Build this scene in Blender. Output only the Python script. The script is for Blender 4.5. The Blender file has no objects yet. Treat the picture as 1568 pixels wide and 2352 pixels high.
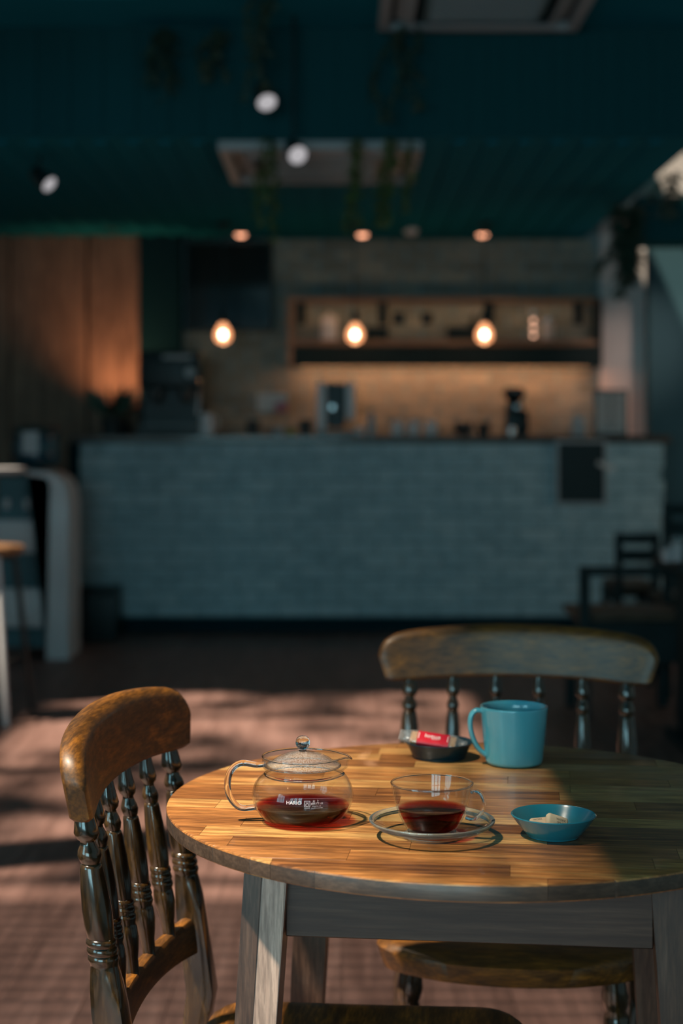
import bpy, bmesh, math, random
from mathutils import Vector, Matrix, noise

random.seed(7)
PI = math.pi
S = bpy.context.scene
COL = S.collection

# ------------------------------------------------------------------ camera
CAM_Z, F_PX, HORIZON = 1.159, 3600.0, 1026.0
cam_d = bpy.data.cameras.new('camera')
cam = bpy.data.objects.new('camera', cam_d)
COL.objects.link(cam)
cam.location = (0, 0, CAM_Z)
cam.rotation_euler = (PI / 2, 0, 0)
cam_d.sensor_fit = 'VERTICAL'
cam_d.sensor_height = 36.0
cam_d.sensor_width = 24.0
cam_d.lens = F_PX / 2352 * 36
cam_d.shift_y = -(1176 - HORIZON) / 2352
cam_d.clip_start = 0.05
cam_d.dof.use_dof = True
cam_d.dof.focus_distance = 1.82
cam_d.dof.aperture_fstop = 3.3
S.camera = cam

# ------------------------------------------------------------------ sky, sun, daylight windows, exposure
world = bpy.data.worlds.new('sky'); S.world = world
world.use_nodes = True
bgn = world.node_tree.nodes['Background']
bgn.inputs[0].default_value = (0.15, 0.72, 1.0, 1)
bgn.inputs[1].default_value = 0.26

SUN_DIR = Vector((0.46, 0.20, -1.0))
sun_d = bpy.data.lights.new('sun', 'SUN')
sun_d.energy = 11.0
sun_d.angle = math.radians(2.2)
sun_d.color = (1.0, 0.85, 0.66)
sun = bpy.data.objects.new('sun', sun_d); COL.objects.link(sun)
sun.rotation_euler = SUN_DIR.to_track_quat('-Z', 'Y').to_euler()
sun.location = (-3, 0, 6)

def daylight(name, loc, sx, sz, rot, radiance, colour):
    d = bpy.data.lights.new(name, 'AREA'); d.shape = 'RECTANGLE'
    d.size, d.size_y = sx, sz
    d.energy = radiance * PI * sx * sz
    d.color = colour
    o = bpy.data.objects.new(name, d); COL.objects.link(o)
    o.location = loc; o.rotation_euler = rot
    return o
# daylight entering the tall street windows behind the camera
WINDOWS = [(-2.20, 0.72), (-1.32, 0.72), (-0.44, 0.72)]
for wx, ww in WINDOWS:
    daylight('window_daylight', (wx, -3.16, 1.55), ww, 1.9, (PI / 2, 0, 0), 10.0, (0.46, 0.88, 1.0))
# and a window in the left wall, beside the camera
daylight('window_daylight', (-2.90, -0.6, 1.6), 1.6, 1.6, (PI / 2, 0, -PI / 2), 6.0, (0.40, 0.86, 1.0))

S.view_settings.view_transform = 'Standard'
S.view_settings.look = 'None'
S.view_settings.exposure = 0.0
S.view_settings.gamma = 1.0
S.view_settings.use_curve_mapping = False
S.cycles.use_denoising = True
S.cycles.max_bounces = 14
S.cycles.transparent_max_bounces = 24
S.cycles.transmission_bounces = 12
S.cycles.sample_clamp_indirect = 6.0
S.cycles.caustics_refractive = False
S.cycles.caustics_reflective = False

# ------------------------------------------------------------------ helpers
def W(px, py, D):
    return Vector(((px - 784) / F_PX * D, D, CAM_Z - (py - HORIZON) / F_PX * D))

def mesh_obj(name, bm, mat=None, parent=None, smooth=None):
    me = bpy.data.meshes.new(name)
    bmesh.ops.recalc_face_normals(bm, faces=bm.faces)
    bm.to_mesh(me); bm.free()
    if smooth is not None:
        for p in me.polygons: p.use_smooth = True
        me.set_sharp_from_angle(angle=math.radians(smooth))
    if mat: me.materials.append(mat)
    o = bpy.data.objects.new(name, me); COL.objects.link(o)
    if parent: o.parent = parent
    return o

def raw_obj(name, verts, faces, mat=None, parent=None, smooth=None):
    bm = bmesh.new()
    vs = [bm.verts.new(v) for v in verts]
    for f in faces:
        try: bm.faces.new([vs[i] for i in f])
        except ValueError: pass
    return mesh_obj(name, bm, mat, parent, smooth)

def tag(o, label, cat, group=None):
    o['label'] = label; o['category'] = cat
    if group: o['group'] = group
    return o

def thing(name, label, cat, loc=(0, 0, 0), rz=0.0, group=None):
    o = bpy.data.objects.new(name, None); COL.objects.link(o)
    o.empty_display_size = 0.05
    o.location = loc; o.rotation_euler = (0, 0, rz)
    return tag(o, label, cat, group)

def struct(o):
    o['kind'] = 'structure'; return o

def B(bm, x0, x1, y0, y1, z0, z1, bev=0.0, seg=1):
    r = bmesh.ops.create_cube(bm, size=1.0)
    vs = r['verts']
    for v in vs:
        v.co = Vector(((x0 + x1) / 2 + v.co.x * (x1 - x0), (y0 + y1) / 2 + v.co.y * (y1 - y0), (z0 + z1) / 2 + v.co.z * (z1 - z0)))
    if bev > 0:
        es = set()
        for v in vs:
            for e in v.link_edges: es.add(e)
        bmesh.ops.bevel(bm, geom=list(es), offset=bev, segments=seg, affect='EDGES', profile=0.5)
    return vs

def box(name, x0, x1, y0, y1, z0, z1, mat, parent=None, bev=0.0, seg=1):
    bm = bmesh.new(); B(bm, x0, x1, y0, y1, z0, z1, bev, seg)
    return mesh_obj(name, bm, mat, parent, 40 if bev else None)

def lathe_bm(bm, prof, seg=48, cx=0, cy=0, closed=False, fn=None):
    rings = []
    for r, z in prof:
        if r < 1e-6:
            rings.append([bm.verts.new((cx, cy, z))])
        else:
            ring = []
            for i in range(seg):
                a = 2 * PI * i / seg
                rr, zz = (r, z) if fn is None else fn(r, z, a)
                ring.append(bm.verts.new((cx + rr * math.cos(a), cy + rr * math.sin(a), zz)))
            rings.append(ring)
    n = len(rings)
    for k in range(n if closed else n - 1):
        a, b = rings[k], rings[(k + 1) % n]
        if len(a) == 1 and len(b) == 1: continue
        for i in range(seg):
            j = (i + 1) % seg
            if len(a) == 1: bm.faces.new((a[0], b[i], b[j]))
            elif len(b) == 1: bm.faces.new((a[i], b[0], a[j]))
            else: bm.faces.new((a[i], a[j], b[j], b[i]))

def lathe(name, prof, mat, parent=None, seg=48, cx=0, cy=0, closed=False, fn=None, smooth=50):
    bm = bmesh.new(); lathe_bm(bm, prof, seg, cx, cy, closed, fn)
    return mesh_obj(name, bm, mat, parent, smooth)

def spline(pts, n):
    """Catmull-Rom through pts (any dimension tuples)"""
    P = [Vector(p) for p in pts]
    P = [P[0] * 2 - P[1]] + P + [P[-1] * 2 - P[-2]]
    out = []
    for i in range(1, len(P) - 2):
        for k in range(n):
            t = k / n
            a, b, c, d = P[i - 1], P[i], P[i + 1], P[i + 2]
            out.append(0.5 * ((2 * b) + (c - a) * t + (2 * a - 5 * b + 4 * c - d) * t * t + (3 * b - a - 3 * c + d) * t ** 3))
    out.append(P[-2])
    return out

def smooth_prof(prof, n=4):
    return [(max(p[0], 0.0), p[1]) for p in spline([(r, z) for r, z in prof], n)]

def tube_bm(bm, pts, rad, seg=12, flat=None, caps=True, up=Vector((0, 0, 1))):
    """rad: number or list; flat=(a,b) multiplies the section's two radii"""
    P = [Vector(p) for p in pts]; n = len(P)
    rads = rad if isinstance(rad, (list, tuple)) else [rad] * n
    rings = []; prev = None
    for i in range(n):
        t = (P[min(i + 1, n - 1)] - P[max(i - 1, 0)]).normalized()
        if prev is None:
            u = up - t * up.dot(t)
            if u.length < 1e-4: u = Vector((1, 0, 0)) - t * t.x
        else:
            u = prev - t * prev.dot(t)
        u.normalize(); prev = u
        w = t.cross(u)
        fa, fb = flat or (1, 1)
        rings.append([bm.verts.new(P[i] + u * math.cos(2 * PI * k / seg) * rads[i] * fa + w * math.sin(2 * PI * k / seg) * rads[i] * fb) for k in range(seg)])
    for a, b in zip(rings, rings[1:]):
        for k in range(seg):
            j = (k + 1) % seg
            bm.faces.new((a[k], a[j], b[j], b[k]))
    if caps:
        bm.faces.new(rings[0]); bm.faces.new(rings[-1][::-1])

def tube(name, pts, rad, mat, parent=None, seg=12, flat=None, smooth=60, up=Vector((0, 0, 1))):
    bm = bmesh.new(); tube_bm(bm, pts, rad, seg, flat, True, up)
    return mesh_obj(name, bm, mat, parent, smooth)

def ring_sweep(name, rings, mat, parent=None, seg=20, smooth=50):
    """rings: (cx, cy, z, r, squareness 0..1)"""
    bm = bmesh.new(); R = []
    for cx, cy, z, r, q in rings:
        ring = []
        for k in range(seg):
            a = 2 * PI * k / seg
            c, s = math.cos(a), math.sin(a)
            sq = 1.0 / max(abs(c), abs(s))
            m = r * (1 - q + q * min(sq, 1.33))
            ring.append(bm.verts.new((cx + c * m, cy + s * m, z)))
        R.append(ring)
    for a, b in zip(R, R[1:]):
        for k in range(seg):
            j = (k + 1) % seg
            bm.faces.new((a[k], a[j], b[j], b[k]))
    bm.faces.new(R[0]); bm.faces.new(R[-1][::-1])
    return mesh_obj(name, bm, mat, parent, smooth)

def prism(name, poly, z0, z1, mat, parent=None, bev=0.0, smooth=35, axis='Z'):
    """extrude a 2-D polygon; axis Z: (x,y)->z, axis Y: (x,z)->y"""
    bm = bmesh.new()
    def P(p, h): return (p[0], p[1], h) if axis == 'Z' else (p[0], h, p[1])
    a = [bm.verts.new(P(p, z0)) for p in poly]; b = [bm.verts.new(P(p, z1)) for p in poly]
    n = len(poly)
    bm.faces.new(a); bm.faces.new(b[::-1])
    for i in range(n):
        j = (i + 1) % n
        bm.faces.new((a[i], b[i], b[j], a[j]))
    if bev:
        es = [e for e in bm.edges if (e.verts[0] in a and e.verts[1] in a) or (e.verts[0] in b and e.verts[1] in b)]
        bmesh.ops.bevel(bm, geom=es, offset=bev, segments=3, affect='EDGES', profile=0.5)
    return mesh_obj(name, bm, mat, parent, smooth)

def copy_tree(o, parent=None):
    c = o.copy(); COL.objects.link(c); c.parent = parent
    for ch in list(o.children): copy_tree(ch, c)
    return c

def text_mesh(s, size, align='CENTER'):
    cu = bpy.data.curves.new('t', 'FONT'); cu.body = s; cu.size = size
    cu.align_x = align; cu.align_y = 'CENTER'; cu.resolution_u = 3
    t = bpy.data.objects.new('t', cu); COL.objects.link(t)
    dg = bpy.context.evaluated_depsgraph_get(); dg.update()
    me = bpy.data.meshes.new_from_object(t.evaluated_get(dg))
    out = ([tuple(v.co) for v in me.vertices], [tuple(p.vertices) for p in me.polygons])
    bpy.data.objects.remove(t); bpy.data.curves.remove(cu); bpy.data.meshes.remove(me)
    return out

# ------------------------------------------------------------------ materials
def new_mat(name):
    m = bpy.data.materials.new(name); m.use_nodes = True
    nt = m.node_tree; b = nt.nodes['Principled BSDF']
    return m, nt, b

def plain(name, col, rough=0.5, metal=0.0, spec=0.5, coat=0.0, var=0.0, scale=20.0, bump=0.0):
    m, nt, b = new_mat(name)
    b.inputs['Base Color'].default_value = (*col, 1)
    b.inputs['Roughness'].default_value = rough
    b.inputs['Metallic'].default_value = metal
    b.inputs['Specular IOR Level'].default_value = spec
    b.inputs['Coat Weight'].default_value = coat
    b.inputs['Coat Roughness'].default_value = 0.08
    if var or bump:
        tc = nt.nodes.new('ShaderNodeTexCoord'); nz = nt.nodes.new('ShaderNodeTexNoise')
        nz.inputs['Scale'].default_value = scale; nz.inputs['Detail'].default_value = 5
        nt.links.new(tc.outputs['Object'], nz.inputs['Vector'])
        if var:
            rp = nt.nodes.new('ShaderNodeValToRGB')
            rp.color_ramp.elements[0].position = 0.3; rp.color_ramp.elements[1].position = 0.7
            rp.color_ramp.elements[0].color = (*[c * (1 - var) for c in col], 1)
            rp.color_ramp.elements[1].color = (*[min(1, c * (1 + var)) for c in col], 1)
            nt.links.new(nz.outputs['Fac'], rp.inputs['Fac']); nt.links.new(rp.outputs['Color'], b.inputs['Base Color'])
        if bump:
            bp = nt.nodes.new('ShaderNodeBump'); bp.inputs['Strength'].default_value = bump; bp.inputs['Distance'].default_value = 0.004
            nt.links.new(nz.outputs['Fac'], bp.inputs['Height']); nt.links.new(bp.outputs['Normal'], b.inputs['Normal'])
    return m

def wood(name, dark, mid, light, rough=0.3, coat=0.3, axis='X', fine=90.0, stretch=3.0, rnd=0.6, pores=0.35, bump=0.15, band=14.0, distort=1.5):
    """lengthwise grain; every object takes its own tone and its own piece of grain"""
    m, nt, b = new_mat(name); N, L = nt.nodes, nt.links
    tc = N.new('ShaderNodeTexCoord'); oi = N.new('ShaderNodeObjectInfo')
    off = N.new('ShaderNodeVectorMath'); off.operation = 'MULTIPLY_ADD'
    cmb = N.new('ShaderNodeCombineXYZ')
    for i in range(3): L.new(oi.outputs['Random'], cmb.inputs[i])
    off.inputs[1].default_value = (37.0, 23.0, 51.0)
    L.new(cmb.outputs[0], off.inputs[0]); L.new(tc.outputs['Object'], off.inputs[2])
    def mp(a, c):
        n = N.new('ShaderNodeMapping'); s = [c, c, c]; s['XYZ'.index(axis)] = a
        n.inputs['Scale'].default_value = s; L.new(off.outputs[0], n.inputs['Vector']); return n
    big = N.new('ShaderNodeTexNoise'); big.inputs['Scale'].default_value = 1.0; big.inputs['Detail'].default_value = 6
    big.inputs['Distortion'].default_value = distort
    L.new(mp(stretch, band * 3).outputs[0], big.inputs['Vector'])
    fi = N.new('ShaderNodeTexNoise'); fi.inputs['Scale'].default_value = 1.0; fi.inputs['Detail'].default_value = 4; fi.inputs['Roughness'].default_value = 0.65
    L.new(mp(stretch * 5, fine * 4).outputs[0], fi.inputs['Vector'])
    a = N.new('ShaderNodeMath'); a.operation = 'MULTIPLY_ADD'; a.inputs[1].default_value = rnd; L.new(oi.outputs['Random'], a.inputs[0])
    sc = N.new('ShaderNodeMapRange'); sc.inputs[1].default_value = 0.3; sc.inputs[2].default_value = 0.7; sc.inputs[3].default_value = 0.0; sc.inputs[4].default_value = 1.0 - rnd
    L.new(big.outputs['Fac'], sc.inputs[0]); L.new(sc.outputs[0], a.inputs[2])
    rp = N.new('ShaderNodeValToRGB'); cr = rp.color_ramp
    cr.elements[0].position = 0.05; cr.elements[0].color = (*dark, 1)
    cr.elements[1].position = 0.95; cr.elements[1].color = (*light, 1)
    e = cr.elements.new(0.52); e.color = (*mid, 1)
    L.new(a.outputs[0], rp.inputs['Fac'])
    mx = N.new('ShaderNodeMix'); mx.data_type = 'RGBA'; mx.blend_type = 'MULTIPLY'
    pr = N.new('ShaderNodeMapRange'); pr.inputs[1].default_value = 0.42; pr.inputs[2].default_value = 0.62; pr.inputs[3].default_value = 1 - pores; pr.inputs[4].default_value = 1.12
    L.new(fi.outputs['Fac'], pr.inputs[0])
    mx.inputs[0].default_value = 1.0
    L.new(rp.outputs['Color'], mx.inputs[6]); L.new(pr.outputs[0], mx.inputs[7])
    L.new(mx.outputs[2], b.inputs['Base Color'])
    b.inputs['Roughness'].default_value = rough; b.inputs['Coat Weight'].default_value = coat; b.inputs['Coat Roughness'].default_value = 0.12
    if bump:
        bp = N.new('ShaderNodeBump'); bp.inputs['Strength'].default_value = bump; bp.inputs['Distance'].default_value = 0.0006
        L.new(fi.outputs['Fac'], bp.inputs['Height']); L.new(bp.outputs['Normal'], b.inputs['Normal'])
    return m

def thin_glass(name, tint=(0.97, 0.985, 0.98), ior=1.5, rough=0.0, frost=0.0, absorb=None, level_only=False):
    """clear walled glass or liquid skin: straight transmission with a Fresnel gloss"""
    m = bpy.data.materials.new(name); m.use_nodes = True
    nt = m.node_tree; N, L = nt.nodes, nt.links; N.clear()
    out = N.new('ShaderNodeOutputMaterial'); fr = N.new('ShaderNodeFresnel')
    # the same reflectance on the way in and on the way out of the wall (rays run straight, so no inner total reflection)
    ge = N.new('ShaderNodeNewGeometry'); io = N.new('ShaderNodeMapRange')
    io.inputs[3].default_value = ior; io.inputs[4].default_value = 1.0 / ior
    L.new(ge.outputs['Backfacing'], io.inputs[0]); L.new(io.outputs[0], fr.inputs['IOR'])
    tr = N.new('ShaderNodeBsdfTransparent'); tr.inputs[0].default_value = (*tint, 1)
    gl = N.new('ShaderNodeBsdfGlossy'); gl.inputs['Roughness'].default_value = rough
    mx = N.new('ShaderNodeMixShader')
    if level_only:   # a liquid against its glass hardly reflects; its open level surface does
        sx = N.new('ShaderNodeSeparateXYZ'); L.new(ge.outputs['True Normal'], sx.inputs[0])
        ab = N.new('ShaderNodeMath'); ab.operation = 'ABSOLUTE'; L.new(sx.outputs[2], ab.inputs[0])
        gt = N.new('ShaderNodeMath'); gt.operation = 'GREATER_THAN'; gt.inputs[1].default_value = 0.97; L.new(ab.outputs[0], gt.inputs[0])
        mu = N.new('ShaderNodeMath'); mu.operation = 'MULTIPLY'; L.new(gt.outputs[0], mu.inputs[0]); L.new(fr.outputs[0], mu.inputs[1])
        L.new(mu.outputs[0], mx.inputs[0])
    else: L.new(fr.outputs[0], mx.inputs[0])
    L.new(gl.outputs[0], mx.inputs[2])
    if frost:
        tl = N.new('ShaderNodeBsdfDiffuse'); tl.inputs[0].default_value = (0.85, 0.85, 0.85, 1)
        nz = N.new('ShaderNodeTexNoise'); nz.inputs['Scale'].default_value = 900; nz.inputs['Detail'].default_value = 2
        tc = N.new('ShaderNodeTexCoord'); L.new(tc.outputs['Object'], nz.inputs['Vector'])
        mr = N.new('ShaderNodeMapRange'); mr.inputs[1].default_value = 0.40; mr.inputs[2].default_value = 0.65; mr.inputs[4].default_value = frost
        L.new(nz.outputs['Fac'], mr.inputs[0])
        m2 = N.new('ShaderNodeMixShader'); L.new(mr.outputs[0], m2.inputs[0]); L.new(tr.outputs[0], m2.inputs[1]); L.new(tl.outputs[0], m2.inputs[2])
        L.new(m2.outputs[0], mx.inputs[1])
    else:
        L.new(tr.outputs[0], mx.inputs[1])
    L.new(mx.outputs[0], out.inputs['Surface'])
    if absorb:
        va = N.new('ShaderNodeVolumeAbsorption'); va.inputs['Color'].default_value = (*absorb[0], 1); va.inputs['Density'].default_value = absorb[1]
        L.new(va.outputs[0], out.inputs['Volume'])
    return m

def solid_glass(name, col=(1, 1, 1), ior=1.5, rough=0.0):
    m = bpy.data.materials.new(name); m.use_nodes = True
    nt = m.node_tree; N, L = nt.nodes, nt.links; N.clear()
    out = N.new('ShaderNodeOutputMaterial'); g = N.new('ShaderNodeBsdfGlass')
    g.inputs['Color'].default_value = (*col, 1); g.inputs['IOR'].default_value = ior; g.inputs['Roughness'].default_value = rough
    L.new(g.outputs[0], out.inputs['Surface']); return m

def glow(name, col, strength):
    m = bpy.data.materials.new(name); m.use_nodes = True
    nt = m.node_tree; N, L = nt.nodes, nt.links; N.clear()
    out = N.new('ShaderNodeOutputMaterial'); e = N.new('ShaderNodeEmission')
    e.inputs[0].default_value = (*col, 1); e.inputs[1].default_value = strength
    L.new(e.outputs[0], out.inputs['Surface']); return m

M = {}
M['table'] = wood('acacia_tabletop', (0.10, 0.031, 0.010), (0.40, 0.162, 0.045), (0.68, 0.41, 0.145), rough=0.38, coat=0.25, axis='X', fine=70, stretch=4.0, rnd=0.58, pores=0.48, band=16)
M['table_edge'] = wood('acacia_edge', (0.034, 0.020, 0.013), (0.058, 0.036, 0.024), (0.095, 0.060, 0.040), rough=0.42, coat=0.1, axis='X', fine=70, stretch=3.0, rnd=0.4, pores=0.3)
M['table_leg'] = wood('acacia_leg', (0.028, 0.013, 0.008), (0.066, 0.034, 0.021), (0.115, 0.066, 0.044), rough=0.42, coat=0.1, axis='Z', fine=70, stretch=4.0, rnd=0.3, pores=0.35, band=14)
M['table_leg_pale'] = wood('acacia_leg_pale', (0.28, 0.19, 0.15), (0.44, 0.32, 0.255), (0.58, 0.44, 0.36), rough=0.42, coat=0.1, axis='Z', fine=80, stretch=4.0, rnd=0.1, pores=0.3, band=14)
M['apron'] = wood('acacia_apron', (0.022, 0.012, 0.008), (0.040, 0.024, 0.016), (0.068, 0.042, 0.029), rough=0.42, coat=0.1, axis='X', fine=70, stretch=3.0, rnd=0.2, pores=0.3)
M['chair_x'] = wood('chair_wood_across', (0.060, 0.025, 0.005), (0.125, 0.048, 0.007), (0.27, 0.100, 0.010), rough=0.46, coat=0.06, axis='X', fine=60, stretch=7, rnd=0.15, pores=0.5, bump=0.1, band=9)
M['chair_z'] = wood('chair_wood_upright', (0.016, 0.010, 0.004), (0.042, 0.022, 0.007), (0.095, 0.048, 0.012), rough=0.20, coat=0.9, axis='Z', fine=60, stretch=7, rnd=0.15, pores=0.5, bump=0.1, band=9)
M['floor'] = wood('floor_vinyl_wood', (0.108, 0.056, 0.046), (0.178, 0.097, 0.081), (0.25, 0.143, 0.122), rough=0.5, coat=0.0, axis='Y', fine=14, stretch=0.9, rnd=0.25, pores=0.16, bump=0.03, band=4.0, distort=2.2)
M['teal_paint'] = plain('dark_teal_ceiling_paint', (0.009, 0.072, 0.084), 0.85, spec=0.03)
M['ceiling_lifted'] = plain('lifted_teal_ceiling_paint', (0.007, 0.17, 0.24), 0.9, spec=0.05)  # same paint made lighter, offsetting the little light on the undersides
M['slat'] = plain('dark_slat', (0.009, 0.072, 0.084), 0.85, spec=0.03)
M['kick'] = plain('dark_kickboard', (0.005, 0.032, 0.042), 0.8, spec=0.05)
M['mortar'] = plain('mortar', (0.21, 0.34, 0.38), 0.9, spec=0.1, var=0.2)
M['brick_counter'] = wood('counter_stone', (0.26, 0.42, 0.47), (0.40, 0.60, 0.66), (0.54, 0.71, 0.74), rough=0.8, coat=0.0, axis='X', fine=30, stretch=6, rnd=0.36, pores=0.15, bump=0.3, band=8)
M['brick_wall'] = wood('wall_brick', (0.14, 0.17, 0.155), (0.22, 0.26, 0.235), (0.32, 0.36, 0.31), rough=0.8, coat=0.0, axis='X', fine=30, stretch=6, rnd=0.6, pores=0.15, bump=0.3, band=8)
M['worktop'] = wood('worktop_wood', (0.035, 0.022, 0.014), (0.06, 0.037, 0.022), (0.09, 0.055, 0.03), rough=0.4, coat=0.2, axis='X', rnd=0.1)
M['panel_wood'] = wood('wall_panel_wood', (0.13, 0.085, 0.055), (0.20, 0.130, 0.085), (0.27, 0.18, 0.12), rough=0.6, coat=0.0, axis='Z', fine=20, stretch=2, rnd=0.15, pores=0.15, band=4)
M['shelf_wood'] = wood('shelf_wood', (0.20, 0.10, 0.045), (0.34, 0.17, 0.08), (0.45, 0.24, 0.12), rough=0.5, coat=0.0, axis='X', fine=20, stretch=2, rnd=0.1)
M['pale_wall'] = plain('pale_plaster', (0.82, 0.74, 0.70), 0.9, spec=0.1, var=0.06, scale=3)
M['blue_wall'] = plain('blue_grey_plaster', (0.055, 0.125, 0.155), 0.9, spec=0.1, var=0.06, scale=3)
M['black'] = plain('black_plastic', (0.008, 0.024, 0.027), 0.4, spec=0.3)
M['black_gloss'] = plain('black_glass', (0.006, 0.012, 0.014), 0.08)
M['black_metal'] = plain('dark_metal', (0.05, 0.055, 0.055), 0.35, metal=0.6)
M['dark_wood'] = plain('black_stained_wood', (0.010, 0.026, 0.028), 0.6, var=0.25, spec=0.2)
M['brown_seat'] = plain('brown_seat', (0.07, 0.045, 0.025), 0.5, var=0.2)
M['white_plastic'] = plain('white_plastic', (0.72, 0.74, 0.76), 0.4)
M['white_metal'] = plain('white_metal', (0.6, 0.6, 0.62), 0.35)
M['ac_shell'] = plain('aircon_shell', (0.34, 0.39, 0.41), 0.5)
M['ac_grille'] = plain('aircon_grille', (0.11, 0.19, 0.21), 0.5)
M['grey_plastic'] = plain('grey_plastic', (0.42, 0.46, 0.48), 0.45)
M['teal_plastic'] = plain('teal_plastic', (0.03, 0.13, 0.16), 0.4)
M['steel'] = plain('steel', (0.55, 0.56, 0.57), 0.25, metal=1.0)
M['bottle_blue'] = thin_glass('water_bottle_plastic', (0.35, 0.62, 0.70), 1.45)
M['paper'] = plain('paper', (0.62, 0.62, 0.60), 0.8, spec=0.2)
M['pink_paper'] = plain('pink_paper', (0.45, 0.16, 0.22), 0.8, spec=0.2)
M['grey_ink'] = plain('grey_ink', (0.10, 0.12, 0.13), 0.8)
M['leaf'] = plain('leaf_green', (0.10, 0.18, 0.045), 0.55, var=0.4, scale=30)
M['leaf_dark'] = plain('leaf_dark', (0.040, 0.095, 0.070), 0.55, var=0.4, scale=30)
M['stem'] = plain('stem_green', (0.05, 0.06, 0.025), 0.6)
M['pot'] = plain('dark_pot', (0.025, 0.04, 0.042), 0.5)
M['soil'] = plain('soil', (0.02, 0.015, 0.01), 0.9, bump=0.6, scale=80)
M['mug'] = plain('turquoise_glaze', (0.075, 0.34, 0.42), 0.22, coat=0.6, var=0.03, scale=8)
M['bowl'] = plain('teal_blue_glaze', (0.018, 0.165, 0.215), 0.22, coat=0.4, var=0.04, scale=8)
M['navy'] = plain('navy_glaze', (0.005, 0.026, 0.040), 0.3, coat=0.15, spec=0.3)
M['coffee'] = plain('dark_drink', (0.012, 0.008, 0.006), 0.05, spec=0.6)
M['glass'] = thin_glass('clear_glass', (0.975, 0.985, 0.985), ior=1.36)
M['glass_wet'] = thin_glass('clear_glass_against_tea', (0.985, 0.985, 0.985), ior=1.03)
M['glass_saucer'] = thin_glass('saucer_glass', (0.93, 0.965, 0.97), ior=1.55)
M['glass_lid'] = thin_glass('misted_lid_glass', (0.96, 0.97, 0.97), frost=0.20)
M['glass_solid'] = solid_glass('solid_glass')
M['glass_rim'] = solid_glass('blue_tinged_glass', (0.92, 0.98, 1.0), 1.52)
_n, _l = M['glass_rim'].node_tree.nodes, M['glass_rim'].node_tree.links   # pale diffuse mixed in, painting the bright light along the thick glass edge
_o = [q for q in _n if q.type == 'OUTPUT_MATERIAL'][0]; _src = _o.inputs['Surface'].links[0].from_socket
_d = _n.new('ShaderNodeBsdfDiffuse'); _d.inputs[0].default_value = (0.72, 0.86, 0.90, 1)
_a = _n.new('ShaderNodeMixShader'); _a.inputs[0].default_value = 0.10
_l.new(_src, _a.inputs[1]); _l.new(_d.outputs[0], _a.inputs[2]); _l.new(_a.outputs[0], _o.inputs['Surface'])
M['tea'] = thin_glass('black_tea', (1, 1, 1), ior=1.33, absorb=((0.80, 0.16, 0.06), 260.0), level_only=True)
M['print'] = plain('white_print', (0.75, 0.75, 0.75), 0.6)
M['biscuit'] = plain('biscuit', (0.52, 0.27, 0.10), 0.8, var=0.3, scale=300, bump=0.4)
M['red'] = plain('red_wrapper', (0.56, 0.016, 0.035), 0.32, coat=0.3)
M['film'] = thin_glass('clear_film', (0.93, 0.93, 0.93), ior=1.8, rough=0.08, frost=0.32)
M['white_ink'] = plain('white_ink', (0.85, 0.80, 0.78), 0.5)
M['cookie'] = plain('pale_cookie', (0.66, 0.47, 0.30), 0.8, var=0.10, scale=120, bump=0.25)
M['chocolate'] = plain('chocolate_ink', (0.03, 0.018, 0.012), 0.7)
M['amber_glass'] = thin_glass('lamp_glass', (1.0, 0.86, 0.70), 1.45)
_n, _l = M['amber_glass'].node_tree.nodes, M['amber_glass'].node_tree.links   # the tinted lamp globe glows a little itself
_o = [q for q in _n if q.type == 'OUTPUT_MATERIAL'][0]; _src = _o.inputs['Surface'].links[0].from_socket
_e = _n.new('ShaderNodeEmission'); _e.inputs[0].default_value = (1.0, 0.42, 0.20, 1); _e.inputs[1].default_value = 0.9
_a = _n.new('ShaderNodeAddShader'); _l.new(_src, _a.inputs[0]); _l.new(_e.outputs[0], _a.inputs[1]); _l.new(_a.outputs[0], _o.inputs['Surface'])
M['bulb'] = glow('bulb_glow', (1.0, 0.80, 0.60), 20.0)
M['downlight'] = glow('downlight_glow', (1.0, 0.42, 0.24), 3.2)
M['spot'] = glow('spot_glow', (0.98, 0.94, 0.98), 0.47)
M['led'] = glow('warm_led', (1.0, 0.50, 0.22), 3.0)

# ------------------------------------------------------------------ room shell
XL, XR, YF, YB = -2.75, 2.75, -3.0, 10.8
CEIL0 = 3.10
CEIL, SOFFIT, CAN_Y, CAN_X = 3.10, 2.59, 7.25, 1.66
floor = struct(box('floor', XL - 0.1, XR + 0.1, YF - 0.1, YB + 0.2, -0.12, -0.006, M['floor']))
# planks laid lengthwise (towards the bar)
pw = 0.18
ncol = 0
plank_cache = {}
x = -2.16
while x < 2.16:
    y = 2.55 - random.random() * 0.9
    while y < 9.78:
        ln = random.choice((1.0, 1.2, 1.35)); y1 = min(y + ln, 9.78)
        key = round(y1 - y, 2)
        if key not in plank_cache:
            bm = bmesh.new(); B(bm, -pw / 2 + 0.0009, pw / 2 - 0.0009, 0, key - 0.0018, -0.006, 0.0)
            o = mesh_obj('plank', bm, M['floor'], floor); plank_cache[key] = o.data
        else:
            o = bpy.data.objects.new('plank', plank_cache[key]); COL.objects.link(o); o.parent = floor
        o.location = (x + pw / 2, y, 0.0)
        y = y1
    x += pw

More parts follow.
